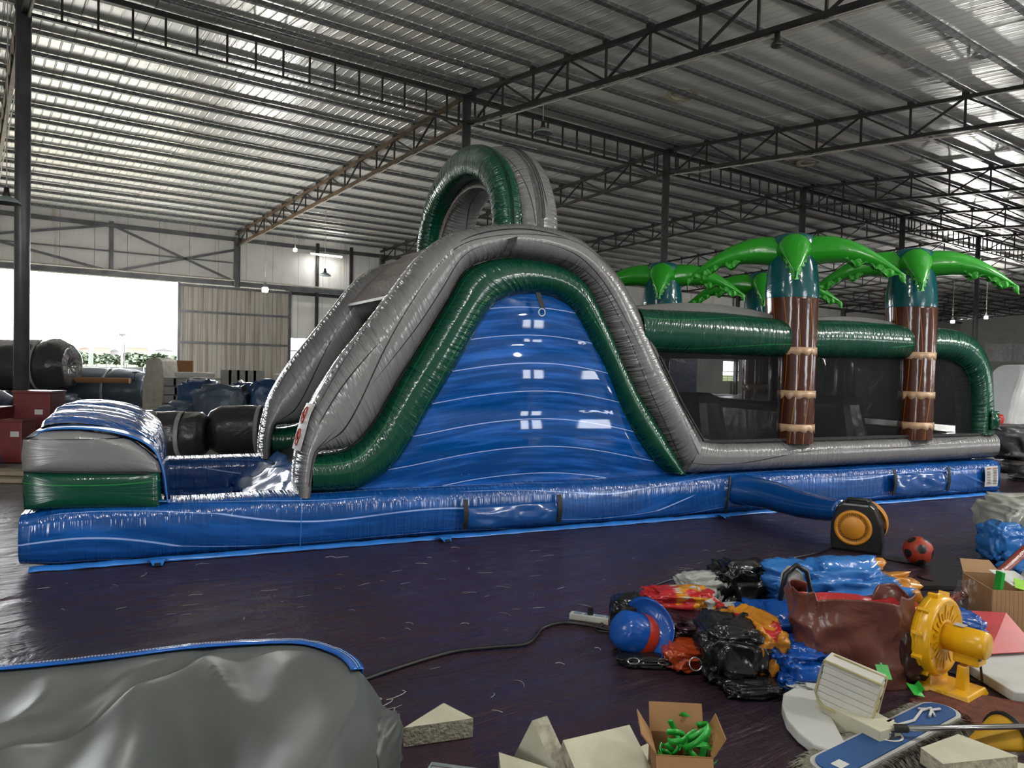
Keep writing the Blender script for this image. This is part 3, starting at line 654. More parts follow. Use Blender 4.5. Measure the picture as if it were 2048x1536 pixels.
def rnd(poly, n=5):
    out = []
    m = len(poly)
    for i in range(m):
        a, b = poly[i], poly[(i + 1) % m]
        for k in range(n): out.append((a[0] + (b[0] - a[0]) * k / n, a[1] + (b[1] - a[1]) * k / n))
    return out
gp = rnd([(-.05, .74), (-.06, .86), (-.05, .98), (.02, 1.04), (.3, 1.04), (.5, 1.01), (.66, .96), (.76, .88), (.86, .78), (.88, .70), (.4, .715)])
gs = face_block(gp, .0, .34, 'end_stopper', M['grayflat'])
face_block(rnd([(-.04, .46), (-.05, .60), (-.045, .735), (.4, .715), (.87, .70), (.88, .42), (.4, .445)]), .0, .34, 'stopper_band', M['greenflat'], gs)
part(MB().tube([(-.04, -.01, .99), (.02, -.015, 1.0), (.35, -.02, 1.0), (.6, -.02, .95), (.72, -.015, .87), (.78, -.01, .76), (.79, 0, .45)], .006, 5), 'dark_seam', M['black_strap'], gs)
part(MB().tube([(-.04, -.03, .745), (.4, -.06, .722), (.8, -.03, .70)], .006, 5), 'dark_seam', M['black_strap'], gs)
inner = crom([(.0, .9), (.02, 1.03), (.2, 1.06), (.45, 1.04), (.66, .98), (.80, .88), (.87, .72), (.90, .5), (.92, .3)], 30)
def stop_top(s_, t_):
    p = inner[round(s_ * 30)]; v_ = .30 + (WV - .33) * t_
    hump = .10 * sin(pi * min(1, max(0, (t_ - .04) / .92))) ** .5 
    wr = .035 * noise.noise(Vector((s_ * 2, t_ * 16, 0))) * (1 if s_ < .55 else .3)
    return (p[0] + hump * .3 * (s_ > .6), v_, p[1] + (hump + wr) * (1 if p[1] > .6 else p[1] / .6))
part(MB().grid(stop_top, 30, 60), 'stopper_liner', cloth('stopper_blue', (.015, .09, .33), .16, .9, 4, .05), smooth=True, fixn=True)
part(MB().grid(lambda s_, t_: (.86 + .0 * t_ if s_ > .99 else inner[round(s_ * 30)][0] + .025, -.02 + .36 * t_, max(.47, inner[round(s_ * 30)][1] + .005)), 30, 4), 'stopper_edge', simple('edge_blue', (.03, .16, .5), .2), smooth=True, solid=.01)
part(MB().box((.4, WV - .1, .6), (.82, .2, .8)).box((.05, 1.6, .65), (.14, 3.0, .72)), 'stopper_back', M['gray'], bevel=.05)
# blower sleeve, closed on the left with a black tie
slv = []
P_ = [(6.75, -.02, .28), (6.85, -.35, .27), (6.84, -.8, .25), (6.80, -1.15, .27), (6.76, -1.38, .30)]
Pc = crom(P_, 24)
mb = MB(); ns = 18
for i, p in enumerate(Pc):
    a = i / 24; hz = .17 - .07 * a; wx = .24 - .13 * a
    for j in range(ns):
        q = 2 * pi * j / ns; mb.v.append(Vector((p[0] + wx * cos(q) * 1.05, p[1], max(.012, p[2] + hz * sin(q) * (1 + .08 * noise.noise(Vector((i * .8, j, 0))))))))
for i in range(24):
    for j in range(ns): j2 = (j + 1) % ns; mb.f.append((i * ns + j, (i + 1) * ns + j, (i + 1) * ns + j2, i * ns + j2)); mb.mi.append(0)
mb.f.append(tuple(24 * ns + j for j in range(ns))); mb.mi.append(0)
part(mb, 'blower_sleeve', M['blue'], smooth=True, fixn=True)
part(MB().tube([(6.52, -.03, .02), (6.5, -.09, .18), (6.52, -.09, .36), (6.56, -.05, .44)], .014, 6), 'sleeve_tie', M['black_strap'])
# ---------------------------------------------------------------- lamps of the hall
def spot(name, loc, power, size=.25, col=(1, .98, .93), up=False):
    l = bpy.data.lights.new(name, 'POINT'); l.energy = power; l.shadow_soft_size = size; l.color = col
    o = bpy.data.objects.new(name, l); C.objects.link(o); o.location = loc; return o
def led(a, b, z, lab, power=450, grp='lit lamps on wires'):
    t = thing('pendant_lamp', lab, 'lamp', mw=HALL @ Matrix.Translation((a, b, z)), group=grp)
    MB().tube([(0, 0, .1), (0, 0, roof(b) - .7 - z)], .008, 5).build('wire', M['wire'], t)
    MB().lathe([(.001, .16), (.05, .15), (.06, .05), (.09, 0)], 14).build('socket', M['lampshade'], t, smooth=True)
    MB().lathe([(.09, 0), (.10, -.06), (.09, -.14), (.001, -.15)], 14).build('bulb', M['lamp_on'], t, smooth=True)
    o = spot('lamp_light', (0, 0, -.32), power); o.parent = t
def dish(a, b, z, lab, r=.2, bulb=True):
    t = thing('pendant_lamp', lab, 'lamp', mw=HALL @ Matrix.Translation((a, b, z)), group='unlit dish lamps on wires')
    MB().tube([(0, 0, .2), (0, 0, max(.25, roof(b) - .7 - z))], .008, 5).build('wire', M['wire'], t)
    MB().lathe([(.001, .24), (.035, .23), (.04, .15), (.06, .11), (.05, .09)], 14).build('socket', M['steel'], t, smooth=True)
    MB().lathe([(.05, .1), (.12, .075), (r, .0), (r, -.012), (.12, .06), (.04, .085)], 28).build('lamp_shade', M['lampshade'], t, smooth=True)
dish(9.45, 12.0, 6.33, 'grey dish lamp hanging under the large dark truss, above the arch')
dish(.55, 14.0, 3.95, 'dish lamp on a long wire beside the leftmost column')
dish(9.78, 24.0, 4.5, 'small dish lamp hanging against the back wall, left of the slide')
dish(25.5, 6.6, 4.0, 'dish lamp on a long wire at the right above the last palm', .2)
t = thing('spotlight', 'small round spotlight clamped under the truss at top right', 'lamp', mw=HALL @ Matrix.Translation((9.45, 6.6, 6.36)))
MB().lathe([(.001, .14), (.04, .13), (.045, .02), (.09, -.05), (.085, -.07), (.001, -.06)], 16).build('housing', M['steel'], t, smooth=True); MB().box((0, 0, .15), (.06, .03, .14)).build('clamp', M['lampshade'], t)
led(7.79, 24.0, 3.94, 'glowing white bulb hanging in front of the sliding door', 500)
led(41.6, 18, 4.5, 'lit lamp hanging left of the far column, right of the last palm', 900)
led(45.6, 18, 4.95, 'lit lamp hanging right beside the far column at the right', 900)
# unseen lamps over the near floor; the last added to brighten the right
for a, b, z in ((1.0, 2.0, 5.0), (6.0, -1.5, 5.0), (11.5, 1.0, 5.0), (-6, 6, 5.0), (15.5, -.5, 4.4)):
    led(a, b, z, 'lit lamp over the near side of the hall, %s' % {1.0: 'just ahead', 6.0: 'behind and right', 11.5: 'to the right', 16.0: 'far right', 15.5: 'added to brighten the right', -6: 'to the left'}.get(a, 'high above and right'), 420 if a > 11 else 250, 'lamps over the near side')
for i, (a0, a1, z) in enumerate(((12.55, 14.0, 6.42),)):
    t = thing('tube_lamp', 'glowing fluorescent tube mounted high on the back wall', 'lamp', mw=HALL @ Matrix.Translation((0, BW - .6, z)))
    MB().tube([(a0, 0, 0), (a1, 0, 0)], .03, 8).build('tube', M['lamp_on'], t); MB().box(((a0 + a1) / 2, .08, .03), (a1 - a0 + .1, .1, .06)).build('fitting', M['lampshade'], t)
    l = bpy.data.lights.new('tube_light', 'AREA'); l.shape = 'RECTANGLE'; l.size = a1 - a0; l.size_y = .08; l.energy = 22; o = bpy.data.objects.new('tube_light', l); C.objects.link(o); o.parent = t; o.location = ((a0 + a1) / 2, -.1, -.05)
for a, b, nm in ((7.3, 29.0, 0),): 
    t = thing('pendant_lamp', 'tiny lit lamp high up near the brown truss end', 'lamp', mw=HALL @ Matrix.Translation((11.3, 31, 6.3)))
    MB().lathe([(.001, .08), (.08, .05), (.08, -.05), (.001, -.08)], 10).build('bulb', M['lamp_on'], t); MB().tube([(0, 0, .08), (0, 0, .6)], .01, 5).build('wire', M['wire'], t)
# roof hole patches: ragged pale rings around the ventilators
for i, (a, b) in enumerate(((12.9, 11.4), (20.3, 13.0), (24.2, 13.1), (26.9, 14.2), (1.9, 12.3))):
    t = tag(MB().lathe([(.20, -.0), (.24, -.03), (.33, -.03), (.37, 0)], 26).build('vent_ring', simple('ring_foam', (.4, .36, .25), .8, bump=.8), mw=HALL @ Matrix.Translation((a, b, roof(b) + .155)) @ Matrix.Rotation(-.08, 4, 'X')), ['ragged pale vent ring in the roof right of the dish lamp', 'ragged vent ring in the roof above the rear palm', 'ragged vent ring in the roof above the tall palm', 'ragged vent ring furthest along the ridge', 'ragged vent ring at the very top left of the roof'][i], 'vent ring', 'vent rings in the roof')
# ---------------------------------------------------------------- outside the doorway
s = NT('field_ground'); X = s.xyz()
gcol = s.mix(s.ramp(s.noise(s.coord(), .5, 5), .35, .7), (.016, .036, .002), (.03, .045, .003))
bands = s.noise(s.comb(s.M('MULTIPLY', X[0], .02), s.M('MULTIPLY', X[1], .09), 0), 1, 3)
gcol = s.mix(s.ramp(bands, .5, .6), gcol, (.045, .038, .016))
M['field'] = s.set(color=gcol, rough=.95, spec=.1)
tag(MB().prism([(-180, BW + 9), (260, BW + 9), (260, 420), (-180, 420)], -.25, -.1).build('field', M['field'], mw=HALL), kind='structure')
tag(MB().prism([(-120, BW + 1.9), (160, BW + 1.9), (160, BW + 9), (-120, BW + 9)], -.3, -.05).build('yard', simple('yard_gravel', (.05, .036, .02), .9, bump=.5), mw=HALL), kind='structure')
tag(MB().prism([(-30, BW + .2), (14, BW + .2), (14, BW + 5.0), (-30, BW + 5.0)], -.2, -.015).build('yard_apron', simple('pale_concrete', (.5, .48, .44), .8), mw=HALL), kind='structure')
def OUT(px, Z): # a direction through the doorway: camera-frame x pixel at distance Z, on flat ground
    return Vector(((px - 1024) / 1500 * Z, Z, 0))
for i, (px, Z, w_, h_, col, lab) in enumerate(((99, 400, 3.6, 6, 0, 'small flat-roofed pale house at the left of the row'), (132, 400, 9.6, 6.8, 1, 'tan two-storey house second from the left'), (168, 408, 5, 6, 3, 'narrow house with a red pitched roof'), (199, 396, 9.8, 6.6, 2, 'wide peach house in the middle of the row'), (228, 405, 4.2, 5.2, 4, 'grey low house between two tan ones'), (274, 396, 9.6, 6.9, 1, 'tan house with small windows right of the lamp post'), (326, 400, 9, 6, 4, 'house with a grey pitched roof by the doorway edge'))):
    cols = [(.07, .065, .06), (.07, .05, .03), (.08, .042, .025), (.07, .055, .04), (.05, .045, .045)]
    c = OUT(px, Z); t = thing('house', lab, 'house', loc=c, rot=.5, group='houses beyond the field')
    MB().box((0, 0, h_ / 2), (w_, 5, h_)).build('walls', simple('house_wall_%d' % i, cols[col], .8, var=.05), t)
    if col in (3, 4): MB().prism([(-w_ / 2 - .4, h_), (w_ / 2 + .4, h_), (0, h_ + 1.2)], -2.8, 2.8, R=Matrix(((1, 0, 0), (0, 0, 1), (0, 1, 0)))).build('roof', simple('roof_tile_%d' % i, (.08, .025, .015) if col == 3 else (.035, .035, .04), .8), t)
    else: MB().box((0, 0, h_ + .15), (w_ + .5, 5.5, .3)).build('roof', simple('parapet_%d' % i, (.06, .045, .035), .8), t)
    for k in range(int(w_ // 2.4)):
        for z in (1.6, 4.4):
            if z < h_ - 1: MB().box((-w_ / 2 + 1.3 + 2.4 * k, -2.52, z), (1.0, .08, 1.2)).build('window', simple('house_glass', (.05, .05, .06), .2) if (i == 0 and k == 0 and z < 2) else bpy.data.materials['house_glass'], t)
def bush(c, r, h, lab, grp, n=7, seed=0, cat='tree'):
    rd = random.Random(seed); t = thing('tree', lab, cat, loc=c, group=grp)
    MB().tube([(0, 0, 0), (0, 0, h * .5)], .05, 6).build('trunk', M['rust'], t)
    mb = MB()
    for k in range(260):
        u1, u2, u3 = rd.gauss(0, .42), rd.gauss(0, .42), rd.random()
        p = Vector((u1 * r, u2 * r, h * (.35 + .65 * u3 * (1 - .5 * min(1, (u1 * u1 + u2 * u2))))))
        q = Matrix.Rotation(rd.uniform(0, 6.28), 3, 'Z') @ Matrix.Rotation(rd.uniform(-1.2, 1.2), 3, 'X'); s_ = r * .2
        b = len(mb.v)
        for d in ((-s_, -s_ * .5, 0), (s_, -s_ * .5, 0), (s_ * .7, s_ * .6, .1), (-s_ * .7, s_ * .6, .1)): mb.v.append(p + q @ Vector(d))
        mb.f.append((b, b + 1, b + 2, b + 3)); mb.mi.append(0)
    o = mb.build('foliage', LEAFM, t)
LEAFM = simple('tree_foliage', (.018, .034, .012), .9, var=.25, nscale=.6)
rd = random.Random(3); TLAB = ['grey-green tree below the far houses, ' + x + ' from the left in the row' for x in 'first second third fourth fifth sixth seventh eighth ninth tenth eleventh twelfth thirteenth fourteenth'.split()]
for i in range(14):
    px = 92 + i * 20; Z = 98 + rd.uniform(-7, 7)
    bush(OUT(px, Z), 1.1, 1.9 + rd.random() * .5, TLAB[i], 'tree row beyond the field', seed=i)
bush(OUT(285, 84), 1.4, 2.0, 'round bright green tree right of the lamp post', None, seed=50); bush(OUT(318, 84), 1.5, 2.2, 'green bushy tree at the right edge of the doorway', None, seed=51)
t = thing('perimeter_wall', 'pale long wall crossing behind the green field', 'wall', mw=HALL)
for k in range(14): MB().box((-112 + 12 * k, 92, .25), (11.9, .3, .7)).build('wall_section', simple('wall_pale', (.05, .055, .06), .8) if k == 0 else bpy.data.materials['wall_pale'], t)
def pole(px, Z, h, r, lab):
    t = thing('lamp_post', lab, 'post', loc=OUT(px, Z)); MB().tube([(0, 0, 0), (0, 0, h)], [r, r * .6], 10).build('shaft', M['lampshade'], t, smooth=True); MB().box((.0, 0, .12), (r * 3.2, r * 3.2, .24)).build('foot', M['wall'], t)
    MB().box((.05, 0, h + .04), (r * 5, r * 2, .12)).build('lamp_head', M['steel'], t)
    return t
pole(181, 48, 9.5, .15, 'tall white lamp post in the left half of the doorway'); t = pole(243, 42, 2.85, .07, 'short grey camera pole in the doorway view'); MB().box((.13, 0, 1.6), (.05, .05, 1.6)).build('conduit', M['steel'], t)
fn = thing('wire_fence', 'thin wire fence along the edge of the green field', 'fence', mw=HALL)
for k in range(40):
    x = -26 + 1.6 * k; MB().tube([(x, BW + 9.5, -.1), (x, BW + 9.5, 1.15), (x + .15, BW + 9.3, 1.35)], .022, 5).build('fence_post', M['lampshade'], fn)
for z in (.15, .4, .65, .9, 1.12): MB().box((6, BW + 9.5, z), (64, .012, .012)).build('fence_wire', M['steel'], fn)
# ---------------------------------------------------------------- goods stored at the left, behind the slide
def crumple(c, dims, seed, amp=.12, sub=4, freq=2.2, flat=.0, boxy=.6, rotz=0, ridges=5, ramp_=.5):
    """a bundled, folded lump of vinyl: a rounded box pushed in and out along random fold lines"""
    bm = bmesh.new(); bmesh.ops.create_icosphere(bm, subdivisions=sub, radius=1); rd = random.Random(seed)
    planes = [(Vector((rd.gauss(0, 1), rd.gauss(0, 1), rd.gauss(0, 1))).normalized(), rd.uniform(-.6, .6), rd.uniform(.12, .3)) for _ in range(ridges)]
    R = Matrix.Rotation(rotz, 3, 'Z'); mb = MB()
    for v in bm.verts:
        n = v.co.normalized(); p = Vector([spow(x, boxy) for x in n])
        wq = n * freq + Vector((seed, 0, 0)) + .5 * Vector((noise.noise(n * 2.1), noise.noise(n * 2.3 + Vector((9, 0, 0))), 0))
        d = amp * (.7 * noise.noise(n * freq + Vector((seed, 0, 0))) + 1.5 * (.22 - abs(noise.noise(wq * .9))) + .9 * (.2 - abs(noise.noise(wq * 2.1 + Vector((0, seed, 0))))) + .35 * (.2 - abs(noise.noise(wq * 4.6 + Vector((0, 0, seed))))))
        for pn, off, wd in planes: d -= amp * ramp_ * max(0, 1 - abs(n.dot(pn) - off) / wd) ** 1.5
        p = p * (1 + d); p = Vector((p.x * dims[0] / 2, p.y * dims[1] / 2, p.z * dims[2] / 2))
        z = p.z + dims[2] / 2
        mb.v.append(R @ Vector((p.x, p.y, max(flat, z))) + Vector(c))
    mb.f = [tuple(v.index for v in f.verts) for f in bm.faces]; mb.mi = [0] * len(mb.f); bm.free(); return mb
def lump(name, lab, cat, c, dims, mat, seed, grp=None, strap=None, **k):
    mb = crumple((0, 0, 0), dims, seed, **k); o = mb.build(name, mat, loc=c, smooth=True); tag(o, lab, cat, grp); return o
V = {}
V['slate'] = cloth('slate_blue_vinyl', (.07, .10, .14), .35, .5, 2.5, .05); V['navy'] = cloth('navy_vinyl', (.025, .07, .16), .3, .5, 2.5, .05)
V['steelblue'] = cloth('steel_blue_tarp', (.09, .13, .19), .35, .6, 2.5, .05); V['char'] = cloth('charcoal_vinyl', (.05, .046, .045), .28, .6, 3, .05)
V['red'] = simple('red_crate', (.16, .02, .02), .4); V['foam'] = simple('white_foam', (.55, .55, .52), .8, 0, .05, 5, .1); V['foamy'] = simple('grey_foam', (.3, .3, .29), .8, 0, .08, 4, .2)
V['card'] = simple('cardboard', (.32, .17, .07), .8, 0, .08, 5); V['strap'] = simple('pale_strap', (.4, .4, .39), .5); V['wood'] = simple('plywood', (.32, .26, .18), .7, 0, .1, 5)
def roll(c, r, ln, rot, mat, lab, seed, straps=(0.3,), name='vinyl_roll'):
    """a rolled-up inflatable lying on the floor: puckered ends, straps round it"""
    t = thing(name, lab, 'vinyl roll', loc=c, rot=rot); mb = MB(); n = 34; ns = 40
    for i in range(n + 1):
        f = i / n; x = (f - .5) * ln; e = min(f, 1 - f); k = min(1, .80 + e * 2.2) * (1 + .05 * noise.noise(Vector((f * 5, seed, 0))))
        for s0 in straps: k *= 1 - .07 * math.exp(-((f - s0) / .03) ** 2)
        for j in range(ns):
            q = 2 * pi * j / ns; rr = r * k * (1 + .05 * noise.noise(Vector((cos(q) * 1.6, sin(q) * 1.6, f * 4 + seed))) + .02 * sin(q * 7 + f * 5))
            mb.v.append(Vector((x, rr * cos(q), max(.0, r + rr * sin(q)))))
    for i in range(n):
        for j in range(ns): j2 = (j + 1) % ns; mb.f.append((i * ns + j, (i + 1) * ns + j, (i + 1) * ns + j2, i * ns + j2)); mb.mi.append(0)
    for sgn, base in ((-1, 0), (1, n * ns)):
        last = base
        for q_, (k, dx) in enumerate(((.86, .03), (.7, -.02), (.5, .015), (.32, -.04), (.1, -.06))):
            b = len(mb.v)
            for j in range(ns): p = mb.v[base + j]; mb.v.append(Vector((p.x + sgn * dx * (1 + .8 * noise.noise(Vector((j * .4, q_, seed)))), p.y * k, r + (p.z - r) * k)))
            for j in range(ns):
                j2 = (j + 1) % ns; f = (last + j, last + j2, b + j2, b + j); mb.f.append(f if sgn > 0 else f[::-1]); mb.mi.append(0)
            last = b
        mb.f.append(tuple(last + j for j in range(ns))); mb.mi.append(0)
    mb.build('roll_body', mat, t, smooth=True, fixn=True)
    for s0 in straps:
        m2 = MB(); rr = r * .99
        for j in range(41):
            q = 2 * pi * j / 40
            for dx in (-.035, .035): m2.v.append(Vector(((s0 - .5) * ln + dx, rr * cos(q) * 1.0, max(.004, r + rr * sin(q)))))
        for j in range(40): m2.f.append((2 * j, 2 * j + 1, 2 * j + 3, 2 * j + 2)); m2.mi.append(0)
        m2.build('strap', V['strap'], t, smooth=True, solid=.01)
    return t
def at(px, Z, z=0): return Vector(((px - 1024) / 1500 * Z, Z, z))
roll(at(350, 12.2), .37, 1.0, .12, V['char'], 'grey strapped vinyl roll lying just behind the pool end', 1, (.62,))
roll(at(533, 12.7), .42, 1.75, .1, V['char'], 'dark vinyl roll with a crumpled open end beside the slide rail', 2, (.45,))
# blue-grey tarpaulin bundles behind the rolls
for i, (px, Z, dx, dy, dz, mt, lab) in enumerate(((340, 15.6, .55, .9, .62, 'steelblue', 'low blue-grey tarpaulin bundle at the left of the bundle row'), (372, 15.9, .62, .9, .72, 'steelblue', 'blue-grey bundle with a bright blue top edge'), (400, 16.6, .75, .9, 1.18, 'navy', 'upright navy bundle with a red mark'), (450, 15.5, 1.05, 1.0, 1.12, 'slate', 'large slate bundle tied with pale cord'), (497, 16.2, .62, 1.0, 1.14, 'navy', 'navy bundle in the middle of the row, tied in two places'), (540, 15.8, .75, 1.0, 1.18, 'navy', 'navy bundle with folded top nearest the slide rail'))):
    t = lump('tarp_bundle', lab, 'bundle', at(px, Z), (dx, dy, dz), V[mt], 20 + i, 'tied tarpaulin bundles', amp=.16, boxy=.5, sub=4)
    MB().tube([(dx * .42 * cos(q) , dy * .5 * sin(q), dz * .5 + dz * .05 * sin(3 * q)) for q in [2 * pi * k / 24 for k in range(25)]], .012, 5).build('cord', V['strap'], t)
# foam slabs stacked on a pallet, boards, mattress
for st, (px, n) in enumerate(((345, 5), (385, 5))):
    for k in range(n): tag(MB().box((0, 0, 0), (.62, .9, .21)).build('foam_slab', V['foamy'], loc=at(px + (k % 2) * 2, 19.5, .12 + .225 * k), bevel=.02), ['bottom grey foam slab', 'second grey foam slab from the floor', 'middle grey foam slab', 'fourth grey foam slab from the floor', 'top grey foam slab'][k] + [' of the left stack', ' of the right stack'][st] + ' before the sliding door', 'foam slab', 'stacked grey foam slabs')
tag(MB().box((0, 0, .06), (.85, .5, .12)).build('wrapped_slab', V['foam'], loc=at(390, 19.2, 1.15), bevel=.03), 'plastic-wrapped white slab lying on the foam stacks', 'slab')
tag(MB().box((0, 0, .78), (.32, .6, 1.56)).build('wrapped_pallet', simple('clear_wrap', (.42, .42, .40), .25, bump=1, bscale=14), loc=at(313, 20.6), bevel=.02), 'upright stack wrapped in clear film behind the leaning mattress', 'pallet')
tag(MB().box((0, 0, .78), (.86, .05, 1.56)).build('brown_board', V['card'], loc=at(356, 21.3), mw=None), 'brown cardboard sheet standing behind the foam stacks', 'board')
for k in range(5): tag(MB().box((0, 0, .66), (.31, .04, 1.32)).build('board_sheet', V['foamy'], loc=at(452 + 16.5 * k, 21.5)), ['leftmost', 'second', 'middle', 'fourth', 'rightmost'][k] + ' of five grey panels standing against the sliding door', 'board', 'grey panels by the sliding door')
mt = MB().prism([(-.0, 0), (.34, 0), (.50, .5), (.52, 1.1), (.47, 1.55), (.38, 1.62), (.12, 1.6), (-.02, .8)], 0, .9, R=Matrix(((1, 0, 0), (0, 0, 1), (0, 1, 0))))
tag(mt.build('foam_mattress', simple('mattress_foam', (.5, .47, .40), .7), loc=at(285, 19.0), bevel=.03), 'cream foam mattress leaning upright at the doorway', 'mattress')
# scooter
t = thing('scooter', 'parked scooter half hidden behind the mattress, mirrors up', 'scooter', loc=at(272, 21.5), rot=.3)
mb = MB().tube([(0, 0, .25), (.1, 0, .75), (.0, 0, 1.0)], .05, 8); mb.box((.25, 0, .55), (.7, .22, .3)); mb.build('body', M['darkvinyl'], t, smooth=True, bevel=.03)
MB().tube([(0, -.28, .98), (0, 0, 1.0), (0, .28, .98)], .025, 8).build('handlebar', M['steel'], t)
for s_ in (-1, 1):
    m_ = MB().lathe([(.001, .03), (.07, .02), (.07, -.02), (.001, -.03)], 14, T=(-.02 * s_, .3 * s_, 1.2)).tube([(0, .26 * s_, 1.0), (-.02 * s_, .3 * s_, 1.2)], .01, 6).build('mirror', M['steel'], t)
for x in (-.1, .8): MB().lathe([(.14, -.05), (.24, -.05), (.26, 0), (.24, .05), (.14, .05)], 20, R=Matrix.Rotation(pi / 2, 3, 'X'), T=(x, 0, .26)).build('wheel', M['darkvinyl'], t, smooth=True)
# rope with hook hanging down the sliding door
t = tag(MB().tube([G(11.2, BW - .6, 3.2), G(11.15, BW - .6, 2.0), G(11.1, BW - .6, 1.35)], .03, 6).build('hanging_rope', simple('rope', (.42, .36, .25), .8)), 'pale rope hanging down the sliding door, right of the panels', 'rope')
tag(MB().box((0, 0, .62), (.3, .3, 1.24)).build('white_stool', V['foam'], loc=at(562, 21.2), bevel=.03), 'white box standing at the foot of the hanging rope', 'box')
# things beyond the left column
roll(Vector((-13.6, 20.0, .64)), .70, 3.6, .05, V['char'], 'big charcoal roll on top of the pile at the left edge', 5, (.8,))
roll(Vector((-12.4, 21.6, 0)), .64, 3.6, .1, V['slate'], 'slate vinyl roll with a strap, right end beside the doorway', 6, (.72,))
roll(Vector((-9.6, 12.6, 0)), .5, 2.3, .05, cloth('violet_vinyl', (.05, .045, .13), .3, .5, 3), 'violet-blue vinyl roll at the left edge behind the column', 7, (.7,))
lump('vinyl_bundle', 'dark folded bundle under the big roll at the left', 'bundle', (-13.0, 19.6, 0), (3.4, 1.2, .64), V['slate'], 71, amp=.08, boxy=.45)
for i, (x, y, z, d, lab) in enumerate(((-7.62, 12.1, 0, (.56, .5, 1.02), 'tall red crate just right of the leftmost column'), (-8.1, 11.55, 0, (.55, .5, .78), 'red crate standing at the left edge of the picture'), (-7.45, 11.3, 0, (.34, .4, .62), 'low red crate with a pale sticker in front of the column'))):
    t = thing('red_crate', lab, 'crate', loc=(x, y, z), rot=.1, group='red crates by the column')
    MB().box((0, 0, d[2] / 2), d).build('body', V['red'], t, bevel=.02); MB().box((0, 0, d[2] + .01), (d[0] + .02, d[1] + .02, .03)).build('lid', V['red'], t)
    MB().box((d[0] * .2, -d[1] / 2 - .003, d[2] * .7), (.12, .006, .08)).build('sticker', V['foam'], t)
t = tag(MB().tube([(-.8, 0, 0), (.8, .1, 0)], .08, 10).build('cardboard_tube', V['card'], loc=(-11.2, 20.3, .98)), 'cardboard tube lying on the strapped slate roll', 'tube')
tag(MB().box((0, 0, .03), (2.4, .5, .05)).box((0, .1, .09), (2.2, .3, .05)).build('flat_boards', V['wood'], loc=(-7.3, 9.6, 0)), 'pale boards lying flat at the left edge behind the pool end', 'board')
tag(crumple((0, 0, 0), (.3, .25, .18), 91).build('blue_scrap', V['navy'], loc=(-7.4, 10.6, 0), smooth=True), 'small blue scrap on the floor by the red crates', 'scrap')
# ---------------------------------------------------------------- right background
t = thing('wrapped_inflatable', 'white inflatable wrapped in clear plastic at the right edge', 'inflatable', loc=(10.1, 14.3, 0), rot=-.1)
MB().prism([(-.85, 0), (.9, 0), (.9, 1.7), (.7, 1.85), (-.35, 1.85), (-.5, 1.75), (-.62, 1.3)], -.3, .8, R=Matrix(((1, 0, 0), (0, 0, 1), (0, 1, 0)))).build('white_body', cloth('white_vinyl', (.75, .75, .75), .3, .4, 3), t, bevel=.08)
s = NT('clear_plastic_film'); tr = s.add('ShaderNodeBsdfTransparent'); gl = s.add('ShaderNodeBsdfGlossy'); gl.inputs[1].default_value = .12; gl.inputs[0].default_value = (.8, .8, .8, 1); mx = s.add('ShaderNodeMixShader'); mx.inputs[0].default_value = .16
nb = s.bump(s.noise(s.coord('Object', 6, 6, 1.5), 2.5, 5, .6, 1), 1, .08); s.l.new(nb, gl.inputs['Normal']); s.l.new(tr.outputs[0], mx.inputs[1]); s.l.new(gl.outputs[0], mx.inputs[2]); s.l.new(mx.outputs[0], s.out.inputs[0]); M['film'] = s.m
MB().grid(lambda s_, t_: (-1.0 + 1.9 * s_ - .0 + .35 * t_ * (1 - s_), -.42 + .14 * noise.noise(Vector((s_ * 9, t_ * 5, 0))), 1.85 * t_), 30, 30).build('plastic_wrap', M['film'], t, smooth=True)
lump('grey_bundle', 'dark grey vinyl bundle lying at the right edge behind the tunnel end', 'bundle', (8.55, 11.9, .28), (2.0, .9, .58), cloth('bundle_grey', (.06, .065, .07), .3, .5, 4), 101, amp=.14, boxy=.5)
lump('dark_bundle', 'black shiny bundle under the grey one at the right edge', 'bundle', (8.5, 11.7, 0), (1.6, .7, .34), V['char'], 102, amp=.16)
for i, (x, y, z, d, col, lab) in enumerate(((8.2, 10.9, .05, (.8, .35, .12), (.5, .06, .01), 'orange-red folded vinyl at the right edge'), (8.1, 10.6, 0, (1.2, .5, .09), (.06, .03, .12), 'flat violet mat with a green edge at the right edge'), (8.05, 12.6, .7, (.35, .3, .3), (.5, .03, .02), 'red ball-like bundle beside the tunnel end'))):
    lump('folded_vinyl', lab, 'bundle', (x, y, z), d, cloth('scrap_%d' % i, col, .3), 110 + i, amp=.1, boxy=.5)
# banners hung across the far part of the hall
for k in range(3):
    tag(MB().grid(lambda s_, t_: (1.55 * k + 1.48 * s_, .08 * sin(s_ * 9) * t_, 3.35 - .95 * t_ - .08 * sin(pi * s_) * (1 - t_)), 14, 6).build('white_banner', simple('banner_cloth', (.42, .41, .39), .8) if k == 0 else bpy.data.materials['banner_cloth'], mw=Matrix.Translation((23.9, 38.0, 0)) @ Matrix.Rotation(.1, 4, 'Z'), smooth=True), ['white cloth banner hung far right, nearest the column', 'second white cloth banner hung at the far right', 'third white cloth banner at the far right edge', 'last white cloth banner at the far right edge'][k], 'banner', 'white banners')
tag(MB().box((0, 0, 1.2), (3.5, 1.2, 2.4)).build('stored_stack', V['navy'], mw=HALL @ Matrix.Translation((30, 27, 0)), bevel=.2), 'navy covered stack far behind the tunnel, seen through its last window', 'stack')
